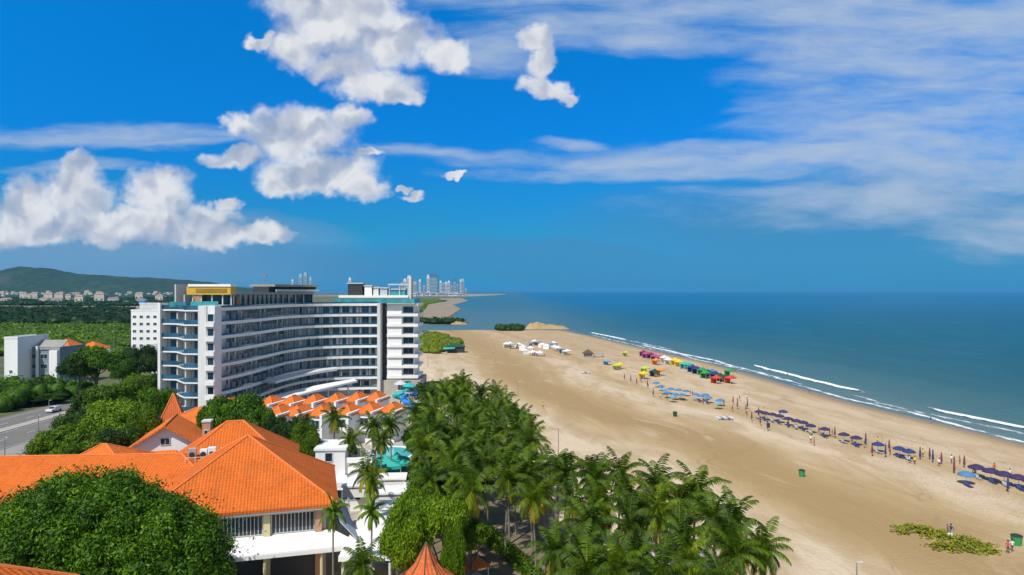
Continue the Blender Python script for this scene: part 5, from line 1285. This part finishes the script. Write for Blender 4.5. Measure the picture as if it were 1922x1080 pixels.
# bins, posts, sign
def bin_(px, py, col, h, lab):
    p = G(px, py); t = thing('litter_bin', lab, 'bin', (p.x, p.y, .05)); m = MB(); m.lathe([(.01, .0), (h * .34, .0), (h * .42, h * .85), (h * .42, h * .9)], 12); m.build('body', [col], t); m = MB(); m.lathe([(h * .45, h * .9), (h * .45, h * .95), (h * .2, h * 1.05), (.01, h * 1.07)], 12); m.build('lid', [DARKM], t)
bin_(1505, 896, FB['green'], 1.25, 'green litter bin alone on the open sand'); bin_(1908, 1027, FB['green'], 1.5, 'green litter bin at the right edge beside the creeping plants'); bin_(1267, 783, FB['dark green'], 1.3, 'dark litter bin below the blue umbrellas'); bin_(1442, 803, DARKM, 1.0, 'small black litter bin in front of the purple umbrellas')
def pole(px, py, top, lab, lamp=True):
    p = G(px, py); h = ZY(top, p.y); t = thing('lamp_post', lab, 'lamp post', (p.x, p.y, 0)); m = MB(); m.tube([(0, 0, 0), (0, 0, h)], [.11, .06], 7); m.build('pole', [GREYM], t)
    m = MB(); m.tube([(0, 0, h), (.25, -.05, h + .1)], .04, 5); m.box(.2, .6, -.16, .04, h + .05, h + .15); m.build('lamp_head', [LIGHTM], t)
pole(1048, 862, 804, 'slim grey lamp post on the sand beside the palm hill'); pole(972, 745, 718, 'thin lamp post on the sand above the palm hill'); pole(803, 690, 664, 'thin lamp post between the tower and the scrub'); pole(1608, 1100, 1056, 'grey post at the bottom edge on the bare sand')
for i, (px, py, top) in enumerate(((9, 880, 822), (72, 812, 780), (214, 690, 612), (8, 690, 625), (56, 735, 655), (92, 775, 752))): pole(px, py, top, f'{ORD[i]} roadside lamp post counted from the one at the left edge pavement')
p = G(1778, 1012); t = thing('beach_sign', 'small white notice board on a post above the creeping plants', 'sign', (p.x, p.y, .05)); m = MB(); m.tube([(0, 0, 0), (0, 0, 1.9)], .05, 6); m.build('post', [WOOD], t); m = MB(); m.box(-.1, .65, -.08, -.04, .1, .75); m.build('board', [WHITE], t)
# people
def figure(pose, shirt, shorts):
    bm_v = {'pel': (0, 0, .92), 'wst': (0, 0, 1.10), 'chs': (0, .01, 1.32), 'nek': (0, .01, 1.48), 'hd1': (0, -.01, 1.58), 'hd2': (0, 0, 1.70)}
    st = .22 if pose == 'walk' else .02
    for sd_, s_ in (('l', -1), ('r', 1)):
        f = st * s_
        bm_v.update({'hip' + sd_: (.09 * s_, 0, .90), 'kne' + sd_: (.10 * s_, -f * .9 - .02, .50), 'ank' + sd_: (.11 * s_, -f * (1.0 if f > 0 else 1.5), .09), 'toe' + sd_: (.12 * s_, -f * (1 if f > 0 else 1.5) - .16, .03),
                     'shd' + sd_: (.18 * s_, .01, 1.41), 'elb' + sd_: (.25 * s_, f * .7, 1.15), 'wri' + sd_: (.26 * s_, f * 1.0 - .08, .92), 'hnd' + sd_: (.26 * s_, f * 1.05 - .11, .83)})
    E = [('pel','wst'),('wst','chs'),('chs','nek'),('nek','hd1'),('hd1','hd2')]
    for s_ in 'lr': E += [('pel','hip'+s_),('hip'+s_,'kne'+s_),('kne'+s_,'ank'+s_),('ank'+s_,'toe'+s_),('chs','shd'+s_),('shd'+s_,'elb'+s_),('elb'+s_,'wri'+s_),('wri'+s_,'hnd'+s_)]
    RD = {'pel': .14, 'wst': .12, 'chs': .15, 'nek': .055, 'hd1': .085, 'hd2': .09, 'hip': .09, 'kne': .06, 'ank': .04, 'toe': .035, 'shd': .06, 'elb': .042, 'wri': .03, 'hnd': .035}
    names = list(bm_v); me = bpy.data.meshes.new('body'); me.from_pydata([bm_v[n] for n in names], [(names.index(a), names.index(b_)) for a, b_ in E], [])
    o = bpy.data.objects.new('body_tmp', me); COL.objects.link(o); md = o.modifiers.new('s', 'SKIN'); sv = me.skin_vertices[0].data
    for i, n in enumerate(names): r_ = RD.get(n, RD.get(n[:3], .05)); sv[i].radius = (r_, r_ * .85); sv[i].use_root = (n == 'pel')
    sub = o.modifiers.new('u', 'SUBSURF'); sub.levels = 1; sub.render_levels = 1
    dg = bpy.context.evaluated_depsgraph_get(); em = bpy.data.meshes.new_from_object(o.evaluated_get(dg)); bpy.data.objects.remove(o)
    em.materials.clear()
    for m_ in (SKIN, FB[shirt], FB[shorts]): em.materials.append(m_)
    for pl in em.polygons:
        z = pl.center.z; x = abs(pl.center.x); pl.material_index = 2 if .62 < z < 1.0 and x < .2 else 1 if 1.0 <= z < 1.46 and (x < .24 and z > 1.0) else 0; pl.use_smooth = True
    t = thing('person', 'p', 'person'); b_ = bpy.data.objects.new('body', em); COL.objects.link(b_); b_.parent = t
    m = MB(); m.lathe([(.01, .13), (.07, .10), (.098, .03), (.09, -.05)], 8, (0, .02, 1.69)); m.build('hair', [HAIR], t); return Proto(t)
SKIN = paint('skin', (0.30, 0.16, 0.10), .6, .1); HAIR = paint('dark_hair', (0.015, 0.01, 0.008), .7)
pw = [figure('walk', 'white', 'navy'), figure('stand', 'red', 'dark green'), figure('walk', 'navy', 'grey'), figure('stand', 'yellow', 'maroon')]
cloth = ['white shirt and navy shorts', 'red top and dark green shorts', 'navy shirt and grey shorts', 'yellow top and maroon shorts']
PL = [(926,664,0,'far sand left of the marquees'),(1022,672,2,'sand below the marquees'),(1402,752,0,'sand behind the furled umbrellas'),(1388,754,2,'sand left of the furled umbrella line'),(1522,833,0,'pale sand below the purple umbrellas'),(1528,838,1,'pale sand just right of another walker'),
      (1707,873,0,'sand below the navy umbrellas'),(1717,875,3,'sand right of the walker below the navy umbrellas'),(1747,795,2,'wet sand at the water edge'),(1892,1043,1,'sand beside the bin at the right edge'),(1900,1040,0,'sand near the right edge bin, further right'),(1785,1010,2,'sand next to the notice board'),
      (1019,768,3,'bare sand right of the palm hill'),(1240,750,0,'sand below the first blue umbrellas'),(1252,752,1,'sand under the blue umbrellas, right of another'),(1478,706,3,'shallow surf near the green tent'),(1519,738,1,'shallow surf in the middle of the beach'),(1300,745,2,'gap between blue umbrella groups')]
PL.sort(key=lambda a: a[2])
for px, py, k, lab in PL:
    p = G(px, py); p.z = .08 if shore_x(p.y) - p.x > 4 else -.15
    pw[k].put(p, rnd.random() * 6.28, 1.0, f'person in {cloth[k].split()[0]} top on the {lab}'.replace('the shallow', 'the').replace('surf in the middle of the beach', 'surf halfway along the beach'), 'people on the beach')
for i, fr_ in enumerate([(1165,690,1),(1232,683,2),(1203,705,3),(1290,695,0),(1326,712,2),(1381,700,1),(1433,779,3),(1562,822,2),(1830,893,1),(1112,676,0)]):
    p = G(fr_[0], fr_[1]); p.z = .08; pw[fr_[2]].put(p, i, 1.0, f'{ORD[i]} person of those in {cloth[fr_[2]]} among tents and umbrellas', 'people among the tents')

q_ = random.Random(33)
for i in range(26):
    px = 1215 + 27 * i + q_.uniform(-9, 9); py = 722 + (px - 1215) * .262 + q_.uniform(-3, 16); k = q_.randrange(4)
    p = G(px, py); p.z = .1; pw[k].put(p, q_.random() * 6.28, q_.uniform(.92, 1.05), f'{ordn(i)} beachgoer from the left strolling beside the umbrella row', 'people along the umbrella row')
for px, py, s_, lab in ((722,872,1.6,'turquoise sunshade left of the other by the pool behind the white canopies'),(745,864,1.5,'turquoise sunshade right of the other by the pool behind the white canopies')):
    tp['teal'].put(cat_(3.4, px, py), .3, s_, lab, 'turquoise sunshades by the pool')
# cars on the road
def car(mat, lab):
    t = thing('parked_car', lab, 'car'); m = MB(); pr = [(-2.1, .35), (-2.15, .75), (-1.95, .92), (-1.0, .98), (-.45, 1.42), (.95, 1.45), (1.6, 1.0), (2.1, .92), (2.15, .4)]
    vs = [(x, s_ * (.86 if z < 1.1 else .68), z) for s_ in (-1, 1) for x, z in pr]; n = len(pr)
    m.add(vs, [tuple(range(n)), tuple(range(2 * n - 1, n - 1, -1))] + [(i, i + n, (i + 1) % n + n, (i + 1) % n) for i in range(n)]); m.build('body', [mat], t)
    m = MB()
    for s_ in (-1, 1): m.add([(-.85, s_ * .80, 1.0), (1.4, s_ * .80, 1.0), (.88, s_ * .70, 1.38), (-.42, s_ * .70, 1.38)], [(0, 1, 2, 3)])
    m.add([(-1.03, -.7, 1.0), (-1.03, .7, 1.0), (-.5, .62, 1.40), (-.5, -.62, 1.40)], [(0, 1, 2, 3)]); m.add([(1.62, -.7, 1.02), (1.62, .7, 1.02), (1.0, .62, 1.43), (1.0, -.62, 1.43)], [(0, 1, 2, 3)]); m.build('window', [GLASS], t)
    for x in (-1.35, 1.35):
        for s_ in (-1, 1):
            m = MB(); m.tube([(x, s_ * .70, .33), (x, s_ * .89, .33)], .33, 12); m.build('wheel', [DARKM], t)
    for s_ in (-1, 1): m = MB(); m.box(-2.17, -2.1, s_ * .62 - .15, s_ * .62 + .15, .6, .75); m.build('headlight', [LIGHTM], t)
    return Proto(t)
CARW = paint('white_car_paint', (0.7, 0.7, 0.7), .25, .04); CARG = paint('grey_car_paint', (0.12, 0.12, 0.13), .25, .05); CARR = paint('red_car_paint', (0.4, 0.03, 0.02), .25, .05)
cw, cg = car(CARW, 'p'), car(CARG, 'p')
for pr, x, y, lab in ((cw, -121.5, 181, 'first white car driving on the far lane of the road'), (cw, -120.9, 190, 'second white car following on the far lane of the road'), (cg, -111, 196, 'dark grey car on the near lane at the road bend'), (cw, -125.2, 203, 'white car furthest along the road beneath the trees'), (cg, -112, 214, 'dark grey car parked by the street kiosk')):
    pr.put((x, y, .03), math.pi / 2, 1.0, lab, 'cars on the road')

# foam of the breaking waves
FOAM, nt, b = newmat('foam'); b.inputs['Base Color'].default_value = (.80, .83, .85, 1); b.inputs['Roughness'].default_value = .8
tc = nt.nodes.new('ShaderNodeTexCoord'); uvn = tc.outputs['UV']; pos = nt.nodes.new('ShaderNodeNewGeometry').outputs['Position']
n1 = tex_noise(nt, mapping(nt, pos, (.55, .16, 1)), 1.0, 6, .7); at = nt.nodes.new('ShaderNodeAttribute'); at.attribute_name = 'edge'
al = nt.nodes.new('ShaderNodeMapRange'); nt.links.new(math_n(nt, 'ADD', n1, math_n(nt, 'MULTIPLY_ADD', at.outputs['Fac'], .55, -.42)), al.inputs[0]); al.inputs[1].default_value = .36; al.inputs[2].default_value = .56
nt.links.new(al.outputs[0], b.inputs['Alpha'])
def foam(d0, y0, y1, w, dens=1.0, hgt=.25, name='surf_foam', seed=0):
    n = max(8, int((y1 - y0) / 1.5)); k = 7; vs = []; ed = []
    for i in range(n + 1):
        u = i / n; y = y0 + (y1 - y0) * u; c = shore_x(y) + d0 + mnoise.noise(Vector((y * .03, seed, 0))) * 2.2 + mnoise.noise(Vector((y * .12, seed, 5))) * .8
        ww = w * (.5 + .5 * math.sin(math.pi * u) ** .5)
        for j in range(k):
            v = j / (k - 1) - .5; vs.append((c + v * ww, y, SEAZ + .03 + hgt * math.cos(v * math.pi) ** 2)); ed.append(dens * math.cos(v * math.pi) * min(1, 6 * u, 6 * (1 - u)))
    m = MB(); m.add(vs, [(i * k + j, i * k + j + 1, (i + 1) * k + j + 1, (i + 1) * k + j) for i in range(n) for j in range(k - 1)]); o = m.build(name, FOAM, smooth=True); a = o.data.attributes.new('edge', 'FLOAT', 'POINT'); a.data.foreach_set('value', ed); o['kind'] = 'stuff'; o['label'] = 'white foam of a wave breaking near the shore'
foam(14, 208, 300, 4.2, 1.25, .5, seed=1); foam(14, 130, 192, 3.6, 1.2, .5, seed=2); foam(6, 296, 420, 5.5, .95, .3, seed=3); foam(11, 440, 535, 6, 1.1, .4, seed=4); foam(5, 225, 330, 6, .78, .12, seed=5); foam(2.2, 115, 250, 4.2, .78, .08, seed=6); foam(7.5, 130, 222, 4.5, .68, .1, seed=7)
foam(10, 360, 470, 6, .7, .3, seed=8); foam(2.0, 240, 540, 3.5, .75, .08, seed=9)

# ------------------------------------------------------------------ far shore, city, town
sheet('far_beach', [(-50,758),(-80,860),(-94,1242),(-142,1640),(-146,2277),(-232,3153),(-330,3153),(-240,2277),(-250,1640),(-200,1242),(-150,860),(-112,770)], .03, paint('far_sand', (0.30, 0.235, 0.16), .95, .4, .03))
sheet('bare_field', [(X(-60,1080),1080),(X(250,1080),1080),(X(300,1450),1450),(X(-60,1450),1450)], .04, paint('dry_field', (0.30, 0.26, 0.16), .95, .3, .01))
TW = paint('tower_white', (0.62, 0.62, 0.62), .8, .15, .02); TS = paint('tower_stone', (0.42, 0.38, 0.35), .8, .2, .02); TG_ = paint('tower_glass', (0.07, 0.17, 0.24), .3, .25, .03); TP = paint('tower_pale_glass', (0.35, 0.45, 0.48), .3, .2, .03)
cities = [(752,757,530,'s'),(757,763,523,'w'),(764,771,517,'w'),(776,782,528,'s'),(786,790,524,'w'),(794,798,536,'s'),(801,806,516,'w'),(806,822,514,'g'),(825,829,527,'w'),(830,834,531,'s'),(835,839,529,'w'),(840,845,527,'w'),(846,849,536,'s'),(850,856,522,'g'),(857,860,533,'s'),(863,866,524,'w'),(866,871,523,'p'),(873,876,541,'s'),
          (547,551,524,'w'),(561,567,514,'p'),(570,576,511,'p'),(581,584,520,'w'),(654,659,521,'w'),]
nm = {'w': 'white', 's': 'stone grey', 'g': 'dark glass', 'p': 'pale glass'}
for i, (a, b_, top, k) in enumerate(sorted(cities)):
    Y = 5000 + (i * 37 % 5) * 60; x0, x1 = X(a, Y), X(b_, Y); z = ZY(top, Y); t = thing('distant_tower', f'{ordn(i)} distant {nm[k]} tower from the left on the city skyline', 'tower', ((x0 + x1) / 2, Y, 0), 0, 'distant city towers')
    w = (x1 - x0) / 2; mt = {'w': TW, 's': TS, 'g': TG_, 'p': TP}[k]; m = MB(); m.box(-w, w, 0, 22, 0, z * .93); m.box(-w * .7, w * .6, 2, 18, z * .93, z); m.build('shaft', [mt], t)
    m = MB(); nn = int(z / 12)
    for j in range(1, nn): m.box(-w * .86, w * .86, -.6, -.1, j * 12 * .9, j * 12 * .9 + 5)
    m.build('window_band', [TG_ if k != 'g' else TP], t)
q_ = random.Random(4)
for i in range(46):
    px = 690 + i * 4.3 + q_.uniform(-1.5, 1.5); Y = q_.uniform(4300, 4900); w = q_.uniform(8, 16); h = q_.uniform(7, 27) * (1 if px < 870 else .3)
    if X(px, Y) > -228 - 0.0 * Y + w and False: continue
    x = min(X(px, Y), -240); t = thing('waterfront_block', 'low pale block in the crowded city waterfront below the far towers', 'building', (x, Y, 0), q_.uniform(-.3, .3), 'low waterfront blocks of the far city'); m = MB(); m.box(-w, w, -8, 8, 0, h); m.build('wall', [[TW, TS, TS][i % 3]], t); m = MB(); m.box(-w * .9, w * .9, -8.4, -8.05, h * .35, h * .7); m.build('window_band', [TG_], t)
sheet('city_promontory', [(-260,4300),(-225,4400),(-130,5600),(-70,6900),(-80,8100),(-900,8300),(-1600,4300)], .05, paint('city_ground', (0.28, 0.27, 0.24), .9, .3, .01))
tcol = [paint('house_white', (0.66, 0.65, 0.62), .9, .1, .1), paint('house_beige', (0.48, 0.44, 0.40), .9, .15, .1), paint('house_grey', (0.36, 0.36, 0.36), .9, .15, .1), paint('house_cream', (0.55, 0.48, 0.36), .9, .1, .1)]
rcol = [paint('town_roof_grey', (0.30, 0.30, 0.30), .9, .2, .1), paint('town_roof_rust', (0.30, 0.22, 0.18), .9, .2, .1)]
def house(k, w, d_, h, lab, cat='house'):
    t = thing('town_house', lab, cat, (0, 0, 0), 0, 'houses of the distant town'); m = MB(); m.box(-w/2, w/2, -d_/2, d_/2, 0, h); m.build('wall', [tcol[k % 4]], t); hip_roof(t, 0, 0, 0, w, d_, h, h * .22, .4, rcol[k % 2], ridge=False, name='roof')
    for r_ in range(max(1, int(h / 4))):
        for c_ in (-.27, .27): window(t, w * c_, -d_/2 - .03, 1.2 + r_ * 3.4, (1, 0), w * .22, 1.6, 0, tcol[0], GLASS)
    return Proto(t)
HP = [house(i, w, 9, h, 'p') for i, (w, h) in enumerate(((12, 5), (15, 7), (10, 6), (18, 9), (13, 4.5), (22, 11)))]
q_ = random.Random(12)
for i in range(150):
    px = q_.uniform(-30, 400); py = 549 + 24 * q_.random() ** 1.4; Y = min(3300, max(1470, 1281 * 32 / (py - 547))) * q_.uniform(.96, 1.04)
    base = max(0, (Y - 2700) * .03) if px < 330 else 0
    HP[q_.randrange(6)].put((X(px, Y), Y, base), q_.uniform(-.5, .5), q_.uniform(.55, 1.25), 'small low house in the crowded distant town below the hill', 'houses of the distant town')
for i, (px, py, Y, k) in enumerate(((45,560,2300,5),(56,561,2300,3),(65,560,2300,5),(92,566,1900,5),(112,565,1900,5),(128,566,1950,3),(262,562,2200,5),(300,566,1800,3),(150,571,1600,3),(188,569,1700,5))):
    HP[k].put((X(px, Y), Y, 0), 0, (1.1, 1, 2.2), f'{ORD[i]} taller block from the left rising above the distant town', 'taller blocks of the distant town')
t = thing('hilltop_mast', 'thin radio mast on the hill summit', 'mast', (X(78, 4000), 4000, 160)); m = MB(); m.tube([(0, 0, 0), (0, 0, 34)], [1.2, .5], 5); m.build('mast', [GREYM], t)
wood('town_trees', 'dark green trees scattered between the distant town houses', [(X(-60,1500),1500),(X(400,1500),1500),(X(400,2900),2900),(X(-60,2900),2900)], 52, 8, LEAFD, 47, per=.05, leaf=3.0)

# ------------------------------------------------------------------ air
HZM = bpy.data.materials.new('haze'); HZM.use_nodes = True; nt = HZM.node_tree; nt.nodes.remove(nt.nodes['Principled BSDF'])
pv = nt.nodes.new('ShaderNodeVolumePrincipled'); pv.inputs['Density'].default_value = 3.8e-5; pv.inputs['Color'].default_value = (.14, .58, .98, 1); pv.inputs['Anisotropy'].default_value = .1
nt.links.new(pv.outputs[0], nt.nodes['Material Output'].inputs['Volume'])
m = MB(); m.box(-46000, 46000, -400, 46000, -1.2, 240); o = m.build('haze', [HZM]); o['kind'] = 'stuff'; o['label'] = 'pale blue sea haze'
for pr in PP + BP:
    pass
for nm_ in [o.name for o in S.objects if o.parent is None]:
    o = S.objects[nm_]
    if o.get('label') == 'p' or o.get('label') == 't':
        print('UNLABELLED PROTO', o.name)
        for c in list(o.children): bpy.data.objects.remove(c)
        bpy.data.objects.remove(o)
